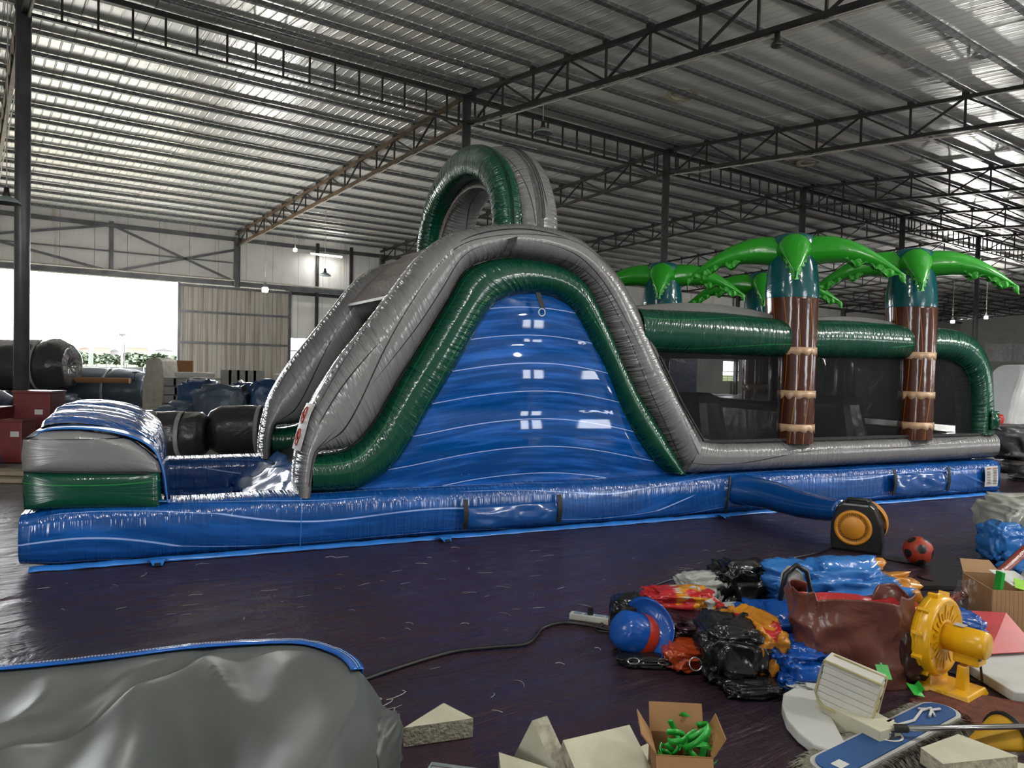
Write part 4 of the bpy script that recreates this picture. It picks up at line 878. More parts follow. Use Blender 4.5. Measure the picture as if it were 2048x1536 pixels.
# ---------------------------------------------------------------- foreground things on the tarpaulin
def lump(name, lab, cat, c, dims, mat, seed, grp=None, **k): k.setdefault('sub', 5); return tag(crumple((0, 0, 0), dims, seed, **k).build(name, mat, loc=c, smooth=True), lab, cat, grp)
def lump2(name, lab, cat, c, dims, mats, fn, seed, grp=None, **k):
    k.setdefault('sub', 5); mb = crumple((0, 0, 0), dims, seed, **k)
    mb.mi = [fn(sum((mb.v[i] for i in f), Vector()) / len(f)) for f in mb.f]
    return tag(mb.build(name, mats, loc=c, smooth=True), lab, cat, grp)
def vin(name, col, rough=.25, wr=.6, sc_=5, dist=.025): return cloth(name, col, rough, wr, sc_, dist)
K = dict(grey=vin('sage_grey_vinyl', (.085, .095, .088), .42, .25, 2), ltblue=vin('sky_blue_vinyl', (.03, .17, .50), .22), blue=vin('royal_blue_vinyl', (.005, .07, .33), .22), yellow=vin('amber_vinyl', (.55, .22, .015), .28),
         black=vin('black_vinyl', (.01, .01, .011), .22), brown=vin('brown_vinyl', (.14, .048, .033), .3, .6, 4, .04), red=vin('red_vinyl', (.42, .018, .02), .3), orange=vin('orange_red_vinyl', (.40, .05, .01), .25),
         white=vin('white_vinyl_cloth', (.42, .43, .40), .35), maroon=vin('maroon_vinyl', (.035, .012, .018), .2, .8, 8), dbrown=vin('dark_brown_vinyl', (.03, .010, .008), .35))
foam = simple('cream_foam', (.50, .48, .36), .85, 0, .06, 8, .15, 60); foamd = simple('rough_foam_edge', (.40, .37, .29), .9, 0, .2, 30, 1, 60); wfoam = simple('white_pe_foam', (.52, .53, .50), .6, 0, .04, 4, .1)
yel = simple('yellow_plastic', (.72, .38, .008), .3, 0, .05); ora = simple('orange_plastic', (.62, .25, .02), .4, 0, .05); blkp = simple('black_plastic', (.012, .012, .012), .35); greenp = simple('green_ribbon', (.02, .38, .04), .35); steelp = simple('bright_steel', (.6, .6, .6), .2, 1)
# big folded grey cover, bottom left, with a blue hem
t = thing('grey_cover', 'big folded sage grey vinyl cover with blue hem filling the bottom left corner', 'cover')
out = crom([(-3.6, 2.75), (-2.9, 2.80), (-2.35, 2.76), (-1.90, 2.85), (-1.60, 2.96), (-1.32, 3.09), (-1.05, 3.16), (-.86, 3.17), (-.70, 3.08), (-.60, 2.96), (-.54, 2.80), (-.52, 2.6), (-.55, 2.2), (-.62, 1.8), (-.7, 1.5)], 120)
def cover(s_, t_):
    p = out[round(s_ * 120)]; c0 = Vector((-2.2 + 1.0 * min(1, s_ * 1.2), 1.5, 0))
    e = Vector((p[0], p[1], 0)); nrm = (e - Vector((-1.6, 2.0, 0))).normalized()
    if t_ < .7:
        f = t_ / .7; q = e.lerp(c0, 1 - f); z = .34 + .06 * f ** 2
        n1 = noise.noise(Vector((q.x * 2.1 + q.y, q.y * 1.4, 3))); n2 = 1 - abs(noise.noise(Vector((q.x * 3.2 + q.y * 1.6, q.y * .9 - q.x * .4, 8)))) * 2
        z += (.11 * n1 + .09 * n2) * sin(pi * min(.5, (1 - f) * 1.1)) ** 1.3 * (1 if f < .999 else 0) 
        dx = abs(q.x - (-1.28 + (q.y - 3.0) * .38)); z -= .05 * math.exp(-(dx / .035) ** 2) * min(1, (1 - f) * 8)
        return (q.x, q.y, z)
    f = (t_ - .7) / .3
    fo = .045 * noise.noise(Vector((s_ * 26, f * 1.5, 1))) * f + .035 * abs(sin(s_ * 34)) * f * (1 if s_ > .6 else .3)
    q = e + nrm * (.035 * sin(pi * min(1, f * 1.3)) + (.10 * f + fo) * (1.0 if s_ > .55 else .3))
    return (q.x, q.y, max(.004, .40 * (1 - f ** 1.1)))
MB().grid(cover, 120, 70).build('cover_body', K['grey'], t, smooth=True)
hm = MB(); 
for i in range(0, 82):
    p = Vector(cover(i / 120, .7)); q_ = Vector(cover(min(1, (i + 1) / 120), .7)); d = (q_ - p).normalized(); n_ = d.cross(Vector((0, 0, 1))) * -1
    wob = .004 * noise.noise(Vector((i * .5, 0, 0)))
    hm.v += [p + n_ * .010 + Vector((0, 0, -.016)), p + n_ * .016 + Vector((0, 0, .012 + wob)), p - n_ * .035 + Vector((0, 0, .014))]
for i in range(81):
    for r_ in (0, 1): hm.f.append((3 * i + r_, 3 * i + r_ + 1, 3 * i + 4 + r_, 3 * i + 3 + r_)); hm.mi.append(0)
ho = hm.build('blue_hem', simple('hem_blue', (.008, .10, .42), .2), t, smooth=True, solid=.005)
for off in (1 / 4, .45):
    st_ = MB()
    for i in range(0, 81):
        a_, b_ = hm.v[3 * i + 1].lerp(hm.v[3 * i + 2], off), hm.v[3 * i + 4].lerp(hm.v[3 * i + 5], off); L_ = (b_ - a_)
        for k in range(3): st_.bar(a_ + L_ * (k / 3) + Vector((0, 0, .004)), a_ + L_ * ((k + .65) / 3) + Vector((0, 0, .004)), .0016)
    o = st_.build('stitching', V['foam'], ho); o['kind'] = 'stuff'
tag(crumple((0, 0, 0), (.12, .35, .3), 301, amp=.2, rotz=-.2).build('cover_flap', K['grey'], t, smooth=True, loc=(-.46, 2.72, 0)))
# foam offcuts
def foamtri(pts, z0, z1, lab, grp='cream foam offcuts', R=None, T=None):
    t_ = MB().prism(pts, z0, z1, R=R, T=T); t_.mi = [0, 0] + [1] * len(pts)
    return tag(t_.build('foam_offcut', [foam, foamd], fixn=True), lab, 'foam offcut', grp)
foamtri([(-.42, 3.09), (-.135, 3.19), (-.275, 3.33)], .003, .085, 'lone triangular foam offcut lying flat right of the grey cover')
foamtri([(-.02, 2.92), (.30, 2.74), (.0, 2.66)], .003, .08, 'flat foam triangle at the bottom edge, leftmost of the group')
foamtri([(0, 0), (.34, 0), (.12, .20)], 0, .075, 'foam wedge standing on edge behind the flat triangle', R=Matrix.Rotation(-.95, 3, 'Z') @ Matrix.Rotation(pi / 2, 3, 'X'), T=(.10, 3.07, .005))
foamtri([(0, 0), (.30, 0), (.30, .22), (0, .20)], 0, .06, 'square foam block leaning at a slant left of the open carton', R=Matrix.Rotation(.35, 3, 'Z') @ Matrix.Rotation(.45, 3, 'X'), T=(.28, 2.72, .02))
foamtri([(.50, 2.98), (.62, 3.08), (.62, 2.86), (.52, 2.80)], .003, .06, 'small foam piece partly under the carton, left side')
t = thing('framed_panel', 'grey framed panel cut off by the bottom edge of the picture', 'panel')
MB().prism([(-.30, 2.86), (-.28, 2.92), (-.03, 2.86), (.02, 2.5), (-.3, 2.5)], .004, .02).build('panel', V['foamy'], t)
MB().tube([(-.30, 2.84, .024), (-.285, 2.925, .024), (-.02, 2.87, .024)], .008, 6).build('edging', M['lampshade'], t)
# open carton with green ribbon
card = simple('brown_carton', (.30, .155, .055), .75, 0, .08, 5)
t = thing('open_carton', 'small open brown carton holding green ribbon at the bottom of the picture', 'carton', loc=(.665, 2.80, 0), rot=-.06); t.scale = (.9, .9, .95)
MB().box((0, 0, .006), (.23, .2, .006)).build('bottom', card, t)
for nm, c, d in (('side_wall', (0, -.1, .10), (.23, .005, .20)), ('side_wall', (0, .1, .10), (.23, .005, .20)), ('side_wall', (-.115, 0, .10), (.005, .2, .20)), ('side_wall', (.115, 0, .10), (.005, .2, .20))): MB().box(c, d).build(nm, card, t)
MB().bar((0, .10, .20), (0, .155, .30), .23, .005, up=Vector((0, 1, 0))).build('flap', card, t)
MB().bar((-.115, 0, .20), (-.175, .01, .275), .005, .005).build('flap_fold', card, t)
def quad(name, pts, mat, par, th=.005): return MB().prism([(0, 0), (1, 0), (1, 1), (0, 1)], 0, 0).build(name, mat, par) if False else _quad(name, pts, mat, par, th)
def _quad(name, pts, mat, par, th=.005):
    mb = MB(); P3 = [Vector(p) for p in pts]; n_ = (P3[1] - P3[0]).cross(P3[2] - P3[0]).normalized() * th; k = len(P3)
    mb.v = P3 + [p + n_ for p in P3]; mb.f = [tuple(range(k))[::-1], tuple(range(k, 2 * k))] + [(i, (i + 1) % k, k + (i + 1) % k, k + i) for i in range(k)]; mb.mi = [0] * (k + 2)
    return mb.build(name, mat, par, fixn=True)
_quad('flap', [(-.115, -.1, .2), (-.115, .1, .2), (-.175, .09, .29), (-.175, -.09, .27)], card, t, .005)
_quad('flap', [(.115, -.1, .2), (.115, .1, .2), (.16, .09, .29), (.165, -.09, .27)], card, t, .005)
_quad('flap', [(-.115, -.1, .2), (.115, -.1, .2), (.115, -.15, .12), (-.115, -.15, .12)], card, t, .005)
gr = thing('green_ribbon', 'curled green plastic ribbon lying in the open carton', 'ribbon', loc=(.68, 2.81, .12))
rd = random.Random(5)
for k in range(11):
    ax = Matrix.Rotation(rd.uniform(0, 6.28), 3, 'Z') @ Matrix.Rotation(rd.uniform(-1.1, 1.1), 3, 'X'); r_ = rd.uniform(.035, .065); c0 = Vector((rd.uniform(-.06, .06), rd.uniform(-.05, .05), rd.uniform(.0, .10))); n = 18; sp = rd.uniform(3.5, 6.0)
    mb = MB()
    for i in range(n + 1):
        a = sp * i / n
        for dz in (-.011, .011): mb.v.append(c0 + ax @ Vector((r_ * cos(a), r_ * sin(a), dz + .02 * i / n)))
    for i in range(n): mb.f.append((2 * i, 2 * i + 1, 2 * i + 3, 2 * i + 2)); mb.mi.append(0)
    mb.build('ribbon_curl', greenp, gr, smooth=True, solid=.001)
_quad('ribbon_end', [(.05, -.03, .03), (.075, -.03, .03), (.105, .0, .13), (.08, .0, .13)], greenp, gr, .002)
# white D-shaped foam, cream block under the stack, bound stack
Dp = [(1.60, 3.70), (1.50, 3.68), (1.41, 3.60), (1.36, 3.48), (1.33, 3.34), (1.335, 3.22), (1.36, 3.12), (1.42, 3.05), (1.49, 3.06)]
tag(MB().prism([(x - .07, y - .02) for x, y in Dp], .003, .055).build('curved_foam', wfoam, bevel=.008, fixn=True), 'white half-round foam piece lying flat left of the bound stack', 'foam piece')
tag(MB().prism([(1.43, 3.42), (1.58, 3.12), (1.70, 3.18), (1.62, 3.40)], .003, .10).build('foam_block', [foam], bevel=.004, fixn=True), 'cream foam block wedged under the bound foam stack', 'foam block')
t = thing('foam_bundle', 'stack of rounded white foam sheets bound by a rubber band', 'foam stack', loc=(1.545, 3.38, .07), rot=-.35)
t.rotation_euler = (-.10, .20, -.62); t.scale = (1.05, 1.05, 1.05)
def rrect(w_, h_, rs, n=6):
    o_ = []
    for (cx, cy, a0, r) in ((w_ / 2 - rs[0], h_ / 2 - rs[0], 0, rs[0]), (-w_ / 2 + rs[1], h_ / 2 - rs[1], pi / 2, rs[1]), (-w_ / 2 + rs[2], -h_ / 2 + rs[2], pi, rs[2]), (w_ / 2 - rs[3], -h_ / 2 + rs[3], 1.5 * pi, rs[3])):
        for k in range(n + 1): a = a0 + pi / 2 * k / n; o_.append((cx + r * cos(a), cy + r * sin(a)))
    return o_
XZ = Matrix(((1, 0, 0), (0, 0, 1), (0, 1, 0)))
wht = simple('bound_foam_white', (.50, .49, .44), .8, 0, .05, 8, .3, 50)
HXS = lambda z: .115 - (.05 * max(0, (.05 - z) / .05) ** 2 if z < .05 else 0)
for k in range(7):
    z0, z1 = .028 * k, .028 * k + .0275; jx = .003 * ((k * 5) % 3 - 1)
    pf = [(-HXS(z0), z0), (HXS(z0), z0), (HXS(z1), z1), (-HXS(z1), z1)]
    MB().prism(pf, -.075, .075 - .004 * (k % 2), R=XZ, T=(jx, 0, 0)).build('foam_sheet', wht, t, bevel=.003, fixn=True)
rb = [(HXS(z) * s_ * 1.03, -.079, z) for s_, zs in ((1, (.002, .02, .05, .12, .19)), (-1, (.19, .12, .05, .02, .002))) for z in zs]
rbm = simple('rubber', (.42, .36, .16), .5)
MB().tube(rb + [rb[0]], .005, 6).build('rubber_band', rbm, t, smooth=True)
MB().tube([(.122, -.075, .004), (.124, .0, .06), (.122, .03, .198), (-.1, .03, .200)], .004, 6).build('rubber_band', rbm, t)
# dust mop
t = thing('dust_mop', 'flat dust mop with blue pad, grey fringe and steel pole', 'mop', loc=(1.66, 3.19, .0), rot=.62)
pad = []
for k in range(13): a = -pi / 2 + pi * k / 12; pad.append((.43 + .075 * cos(a), .078 * sin(a)))
for k in range(13): a = pi / 2 + pi * k / 12; pad.append((-.43 + .075 * cos(a), .078 * sin(a)))
MB().prism([(x * 1.02, y * 1.12) for x, y in pad], .035, .05).build('pad_border', simple('mop_border', (.45, .45, .42), .8), t)
bp = MB().prism([(x * .985, y * .92) for x, y in pad], .05, .056).build('pad', simple('mop_blue_cloth', (.012, .07, .22), .7, bump=.3, bscale=200), t)
MB().box((-.42, -.02, .058), (.06, .045, .002)).build('cloth_label', V['foam'], bp)
MB().tube([(-.02, .0, .062), (.08, .02, .064), (.2, .0, .063), (.33, .03, .063), (.40, .02, .062)], .006, 6).tube([(.30, -.02, .064), (.36, .0, .07), (.42, -.01, .064)], .006, 6).tube([(.34, .05, .062), (.38, .01, .066), (.33, -.03, .062)], .005, 6).build('lace', V['foam'], bp)
MB().lathe([(.05, .0), (.055, .003), (.06, 0)], 20, T=(-.02, 0, .058)).build('slot_edge', V['foam'], bp)
MB().prism([(.05 * cos(2 * pi * k / 16) - .02, .035 * sin(2 * pi * k / 16)) for k in range(16)], .0565, .058).build('slot', blkp, bp)
fm = MB(); rd = random.Random(9); n = len(pad)
per = [Vector((p[0], p[1], 0)) for p in pad]
for i in range(n):
    a, b = per[i], per[(i + 1) % n]; m_ = max(1, int((b - a).length / .0035))
    for k in range(m_):
        for rep_ in (0, 1):
            p = a.lerp(b, k / m_); nn = Vector((p.x - max(-.43, min(.43, p.x)), p.y, 0)).normalized(); tt = Vector((-nn.y, nn.x, 0)); ln_ = rd.uniform(.05, .10); w_ = rd.uniform(-.5, .5)
            p1 = p + Vector((0, 0, .04 - .01 * rep_)); p2 = p + nn * ln_ * .55 + tt * w_ * .02 + Vector((0, 0, .035 - .02 * rep_)); p3 = p + nn * ln_ + tt * (w_ + rd.uniform(-.5, .5)) * .04 + Vector((0, 0, .004))
            bI = len(fm.v); h_ = tt * .0028
            fm.v += [p1 - h_, p1 + h_, p2 - h_ + Vector((0, 0, .003)), p2 + h_, p3 - h_ * .5, p3 + h_ * .5]; fm.f += [(bI, bI + 1, bI + 3, bI + 2), (bI + 2, bI + 3, bI + 5, bI + 4)]; fm.mi += [0, 0]
o = fm.build('fringe', simple('mop_yarn', (.27, .25, .20), .9, var=.25, nscale=60), t); o['kind'] = 'stuff'
def L2(o_, p): return o_.matrix_basis.inverted() @ Vector(p)
bpy.context.view_layer.update()
pl = MB().tube([L2(t, (1.70, 3.15, .10)), L2(t, (2.5, 3.165, .125)), L2(t, (3.3, 3.18, .15))], .0125, 12).build('pole', steelp, t, smooth=True)
MB().tube([L2(t, (1.66, 3.16, .095)), L2(t, (1.71, 3.15, .10))], .018, 10).build('pole_joint', blkp, t); MB().box((0, 0, .07), (.09, .05, .03)).box((.03, .02, .085), (.05, .02, .03)).build('swivel_clamp', steelp, t, bevel=.004)
# foam boards by the mop, bottom right
foamtri([(1.64, 2.92), (1.86, 3.04), (1.99, 2.87), (1.66, 2.80)], .075, .135, 'upper foam board of the pair at the bottom right corner')
foamtri([(1.56, 2.86), (1.96, 2.98), (2.5, 2.78), (2.1, 2.4), (1.6, 2.5)], .003, .07, 'lower foam board of the pair at the bottom right corner')
# yellow cuff with a dark checked lining
t = thing('yellow_cuff', 'small yellow cloth cone with dark checked rim behind the mop pole', 'cloth', loc=(2.12, 3.22, .012), rot=.3)
MB().grid(lambda s_, t_: (-.15 + .22 * t_, (.02 + .085 * t_) * cos(pi * s_ + .0), (.012 + .10 * t_) * sin(pi * s_)), 18, 10).build('cone', simple('yellow_cloth', (.55, .30, .01), .6), t, smooth=True, solid=.003)
MB().tube([(.075, .105 * cos(pi * k / 18), .112 * sin(pi * k / 18)) for k in range(19)], .012, 8).build('rim', blkp, t)
# red-brown felt sheet
tag(MB().prism([(1.98, 3.64), (2.21, 3.80), (2.55, 3.62), (2.42, 3.34), (2.36, 3.33), (2.0, 3.36), (2.02, 3.5)], .003, .014).build('felt_sheet', simple('rust_felt', (.15, .042, .022), .95, 0, .2, 25, .8, 120), fixn=True), 'rust brown felt sheet lying flat under the mop and yellow blower', 'felt')
# yellow blower
t = thing('yellow_blower', 'yellow plastic air blower with a cylindrical motor standing by the brown sack', 'blower', loc=(2.215, 3.85, 0), rot=atan2(.6, .8))
# local frame: -y is the motor side
YR = Matrix.Rotation(pi / 2, 3, 'X')
MB().lathe([(.001, -.05), (.17, -.05), (.195, -.035), (.205, -.01), (.205, .03), (.195, .05), (.185, .058), (.165, .05), (.10, .045), (.085, .055), (.001, .055)], 56, R=YR, T=(0, 0, .265)).build('scroll_housing', yel, t, smooth=True)
MB().tube([(.203 * cos(2 * pi * k / 48), 0, .265 + .203 * sin(2 * pi * k / 48)) for k in range(49)], .008, 6).build('housing_seam', yel, t, smooth=True)
for k in range(24):
    a = 2 * pi * k / 24; MB().bar((.09 * cos(a), -.052, .265 + .09 * sin(a)), ((.13 if k % 2 else .165) * cos(a), -.052, .265 + (.13 if k % 2 else .165) * sin(a)), .004, .012).build('rib', yel, t)
for k in range(9):
    a = 1.2 + 2 * pi * k / 11; MB().box((.21 * cos(a), -.005, .265 + .21 * sin(a)), (.03, .05, .018), Matrix.Rotation(-a, 3, 'Y')).build('clip_lug', yel, t, bevel=.003)
m_ = MB().lathe([(.001, .25), (.06, .25), (.066, .243), (.07, .22), (.07, .05), (.001, .05)], 32, R=YR, T=(0, 0, .275)).build('motor', yel, t, smooth=False)
for p_ in m_.data.polygons: p_.use_smooth = len(p_.vertices) == 4
MB().box((0, -.12, .347), (.05, .05, .003)).build('rating_plate', V['strap'], m_)
MB().tube([(.0, -.24, .29 - .071), (0, -.24, .29 - .071)], .004).build('screw', steelp, m_) if False else None
MB().box((.02, -.16, .195), (.10, .12, .06)).build('switch_box', yel, t, bevel=.006)
MB().box((-.012, -.222, .21), (.03, .004, .024)).build('rocker_switch', blkp, t)
MB().box((0, -.09, .017), (.24, .26, .034), taper=.9).build('base', yel, t, bevel=.006); MB().box((0, -.14, .09), (.06, .05, .12), taper=.8).box((0, 0, .07), (.20, .07, .10), taper=.8).build('pedestal', yel, t, bevel=.006)
MB().tube([(.05, -.2, .16), (.13, -.18, .05), (.20, -.12, .008), (.22, 0, .008), (.16, .12, .008)], .006, 6).build('power_lead', M['cable'], t, smooth=True)
# black and yellow blower at the sleeve
t = thing('black_blower', 'black air blower with round orange discs feeding the blue sleeve', 'blower', loc=(3.18, 6.80, 0), rot=-.55)
body = [(-.21, 0), (.21, 0), (.215, .10), (.20, .26), (.14, .40), (.10, .435), (-.13, .435), (-.17, .40), (-.215, .25), (-.22, .10)]
MB().prism(body, -.11, .11, R=XZ).build('housing', blkp, t, bevel=.02, fixn=True)
MB().lathe([(.001, .135), (.095, .135), (.10, .13), (.103, .118), (.125, .118), (.13, .130), (.15, .132), (.158, .12), (.16, .10)], 48, R=YR, T=(-.03, 0, .215)).build('intake_disc', ora, t, smooth=True)
for k in range(44):
    a = 2 * pi * k / 44; MB().bar((-.03 + .104 * cos(a), -.121, .215 + .104 * sin(a)), (-.03 + .124 * cos(a), -.121, .215 + .124 * sin(a)), .004).build('grille_bar', blkp, t)
MB().lathe([(.001, -.30), (.17, -.30), (.20, -.28), (.21, -.24), (.205, -.10)], 48, R=YR, T=(.02, 0, .22)).build('rear_drum', ora, t, smooth=True)
MB().tube([(-.09, -.05, .43), (-.085, -.05, .465), (.07, -.05, .465), (.08, -.05, .43)], .012, 8).build('handle', blkp, t, smooth=True)
MB().box((0, .02, .44), (.2, .12, .05)).build('outlet', blkp, t, bevel=.01)
# ball
t = thing('toy_ball', 'orange-red ball with black pentagons lying beyond the clothes pile', 'ball', loc=(3.47, 6.32, .118), rot=.4)
bm = bmesh.new(); bmesh.ops.create_icosphere(bm, subdivisions=5, radius=.118); ico = bmesh.new(); bmesh.ops.create_icosphere(ico, subdivisions=1, radius=1); cs = [v.co.normalized() for v in ico.verts]; ico.free()
RB = Matrix.Rotation(.5, 3, 'X') @ Matrix.Rotation(.3, 3, 'Y'); cs = [RB @ c for c in cs]
for f in bm.faces: f.smooth = True; f.material_index = 1 if max(f.calc_center_median().normalized().dot(c) for c in cs) > cos(.33) else 0
me = bpy.data.meshes.new('ball'); bm.to_mesh(me); bm.free(); me.materials.append(simple('ball_red', (.38, .035, .01), .5)); me.materials.append(blkp); link('skin', me, None, t)
se = MB()
for i in range(12):
    for j in range(i + 1, 12):
        if cs[i].dot(cs[j]) > .3:
            m1 = (cs[i] * .62 + cs[j] * .38).normalized() * .1183; m2 = (cs[j] * .62 + cs[i] * .38).normalized() * .1183; se.bar(m1, m2, .002)
se.build('seams', blkp, t)
# power strip and cables
t = thing('power_strip', 'white power strip on the floor left of the clothes pile', 'power strip', loc=(.565, 4.70, 0), rot=-.35)
MB().box((0, 0, .02), (.34, .06, .04)).build('body', simple('strip_cream', (.5, .5, .44), .4), t, bevel=.005)
for k in range(4): MB().box((-.12 + .07 * k, -.0, .041), (.05, .04, .003)).build('socket', simple('socket_blue', (.2, .28, .36), .4) if k == 0 else bpy.data.materials['socket_blue'], t)
MB().lathe([(.001, .05), (.018, .045), (.02, 0), (.001, 0)], 14, T=(-.04, 0, .04)).build('plug', blkp, t)
def cab(pts, lab, r=.008):
    P_ = crom([(x, y, r + .001) if len((x, y)) else None for x, y in pts], len(pts) * 8); return tag(MB().tube(P_, r, 7).build('power_cable', M['cable'], smooth=True), lab, 'cable', 'black cables on the floor')
cab([(-.72, 3.72), (-.55, 3.90), (-.31, 4.11), (-.1, 4.19), (.1, 4.25), (.17, 4.38), (.22, 4.53), (.35, 4.63), (.5, 4.60), (.65, 4.5), (.85, 4.4)], 'black cable snaking from the grey cover towards the power strip', .012)
cab([(.85, 4.75), (.90, 5.0), (.95, 5.25), (1.15, 5.57), (1.5, 5.85), (1.89, 6.09), (2.4, 6.38), (2.75, 6.62), (2.98, 6.85)], 'black cable curving from the clothes pile to the black blower', .008)
cab([(.53, 4.72), (.60, 4.64), (.54, 4.55), (.62, 4.5), (.8, 4.55)], 'short black lead looped at the power strip', .006)
# ---- the heap of vinyl pieces
lump2('sky_blue_piece', 'sky blue vinyl piece with an amber right end at the back of the heap', 'vinyl piece', (2.12, 4.78, 0), (.98, .50, .42), [K['ltblue'], K['yellow']], lambda p: 1 if p.x > .30 + .05 * sin(p.z * 30) else 0, 400, amp=.26, ridges=9, boxy=.7)
t = thing('padded_cone', 'pointed blue and white padded piece with black trim standing in the heap', 'vinyl piece', loc=(1.72, 4.50, .0), rot=.1)
MB().prism([(-.07, .02), (.10, .0), (.05, .32), (-.01, .36), (-.06, .30)], -.06, .06, R=XZ, T=(0, 0, .08)).build('padding', K['white'], t, bevel=.03)
MB().tube([(.11, -.07, .08), (.08, -.07, .30), (.05, -.07, .42), (-.01, -.06, .455), (-.07, -.05, .40), (-.10, -.04, .22)], .016, 8).build('black_trim', blkp, t, smooth=True)
lump('blue_piece', 'royal blue crumpled vinyl in the middle of the heap', 'vinyl piece', (1.62, 4.25, 0), (.62, .65, .26), K['blue'], 401, amp=.25, ridges=9)
lump('blue_piece', 'royal blue crumpled vinyl spilling in front beside the brown sack', 'vinyl piece', (1.52, 3.93, 0), (.34, .50, .20), K['blue'], 402, amp=.25, ridges=7)
lump2('amber_scrap', 'amber and blue vinyl end lying before the brown sack', 'vinyl piece', (1.50, 3.80, 0), (.26, .26, .10), [K['blue'], K['yellow']], lambda p: 1 if p.x > -.02 else 0, 403, amp=.25)
lump('white_scrap', 'white vinyl piece curling out left of the bound foam stack', 'vinyl piece', (1.56, 3.72, 0), (.30, .22, .08), K['white'], 404, amp=.3)
lump2('amber_hood', 'amber vinyl hood with red spots beside the black sack', 'vinyl piece', (1.33, 4.02, 0), (.24, .50, .30), [K['yellow'], K['red']], lambda p: 1 if noise.noise(p * 9) > .42 else 0, 405, amp=.2, rotz=.15)
t = lump('black_sack', 'black vinyl sack with metal rings at the front of the heap', 'vinyl piece', (1.17, 3.92, 0), (.36, .42, .30), K['black'], 406, amp=.22, ridges=8)
for (x, y, z, rx) in ((-.20, -.12, .10, 1.2), (-.06, -.26, .05, .4)):
    rg = MB().tube([Vector((x, y, z)) + Matrix.Rotation(rx, 3, 'X') @ Vector((.032 * cos(2 * pi * k / 20), .032 * sin(2 * pi * k / 20), 0)) for k in range(21)], .0045, 6).build('metal_ring', steelp, t, smooth=True); MB().box((x + .045, y + .01, z), (.05, .035, .006)).build('webbing_tab', blkp, t)
lump('black_scrap', 'black vinyl end trailing in front of the black sack', 'vinyl piece', (1.22, 3.70, 0), (.30, .20, .07), K['black'], 407, amp=.25)
lump('orange_scrap', 'orange-red vinyl piece under the maroon one', 'vinyl piece', (1.00, 4.03, 0), (.30, .30, .13), K['orange'], 408, amp=.22)
lump('maroon_piece', 'pleated maroon vinyl in the left half of the heap', 'vinyl piece', (1.07, 4.33, 0), (.62, .48, .20), K['maroon'], 409, amp=.28, ridges=12, freq=3)
lump2('printed_piece', 'red and yellow flame-printed vinyl on top of the maroon piece', 'vinyl piece', (1.03, 4.52, .12), (.46, .28, .16), [K['red'], K['yellow'], K['white']], lambda p: (2 if noise.noise(p * 14) > .3 else 1 if noise.noise(p * 10 + Vector((3, 0, 0))) > .1 else 0) if p.x > -.02 else 0, 410, amp=.2, ridges=7)
lump('white_piece', 'white crumpled vinyl at the back left of the heap', 'vinyl piece', (1.30, 5.00, 0), (.34, .26, .24), K['white'], 411, amp=.22, ridges=7)
lump('black_piece', 'black crumpled vinyl behind the white piece', 'vinyl piece', (1.57, 5.02, 0), (.40, .34, .32), K['black'], 412, amp=.25, ridges=7)
lump('amber_piece', 'amber crumpled vinyl behind the black piece', 'vinyl piece', (1.80, 5.10, 0), (.28, .26, .26), K['yellow'], 413, amp=.25)
lump2('striped_piece', 'blue, red and white striped vinyl in the middle of the heap', 'vinyl piece', (1.40, 4.52, .02), (.42, .22, .16), [K['blue'], K['red'], K['white']], lambda p: int((p.x * 14 + 9) % 3), 414, amp=.22)
t = thing('blue_hat', 'blue vinyl hat with a red band at the left end of the heap', 'hat', loc=(.76, 4.17, .10)); t.rotation_euler = (0, -1.1, .5)
MB().lathe([(.001, .19), (.07, .185), (.10, .16), (.115, .08), (.12, .04)], 36).build('hat_crown', K['blue'], t, smooth=True)
MB().lathe([(.12, .06), (.124, .04), (.125, .0), (.122, -.01)], 36).build('hat_band', simple('band_red', (.4, .03, .01), .3), t, smooth=True)
mb = MB(); n = 48
for r_, z0 in ((.118, -.005), (.16, -.02), (.20, -.01), (.215, .01), (.20, .0), (.15, -.035), (.118, -.02)):
    for k in range(n): a = 2 * pi * k / n; mb.v.append(Vector((r_ * cos(a), r_ * sin(a) * .95, z0 + .04 * sin(a * 2 + .6) * (r_ / .2) ** 2)))
for r_ in range(6):
    for k in range(n): k2 = (k + 1) % n; mb.f.append((r_ * n + k, r_ * n + k2, (r_ + 1) * n + k2, (r_ + 1) * n + k)); mb.mi.append(0)
mb.build('hat_brim', K['blue'], t, smooth=True)
lump('black_pouch', 'black pouch behind the blue hat', 'pouch', (.72, 4.42, 0), (.22, .28, .26), K['black'], 415, amp=.15)
t = lump('black_pad', 'flat black base with rings under the blue hat', 'vinyl piece', (.78, 4.05, 0), (.34, .22, .06), K['black'], 416, amp=.15)
for x in (-.10, .06): MB().tube([(x + .03 * cos(2 * pi * k / 16), -.09 + .012 * sin(2 * pi * k / 16), .045 + .012 * sin(2 * pi * k / 16)) for k in range(17)], .004, 6).build('metal_ring', steelp, t)
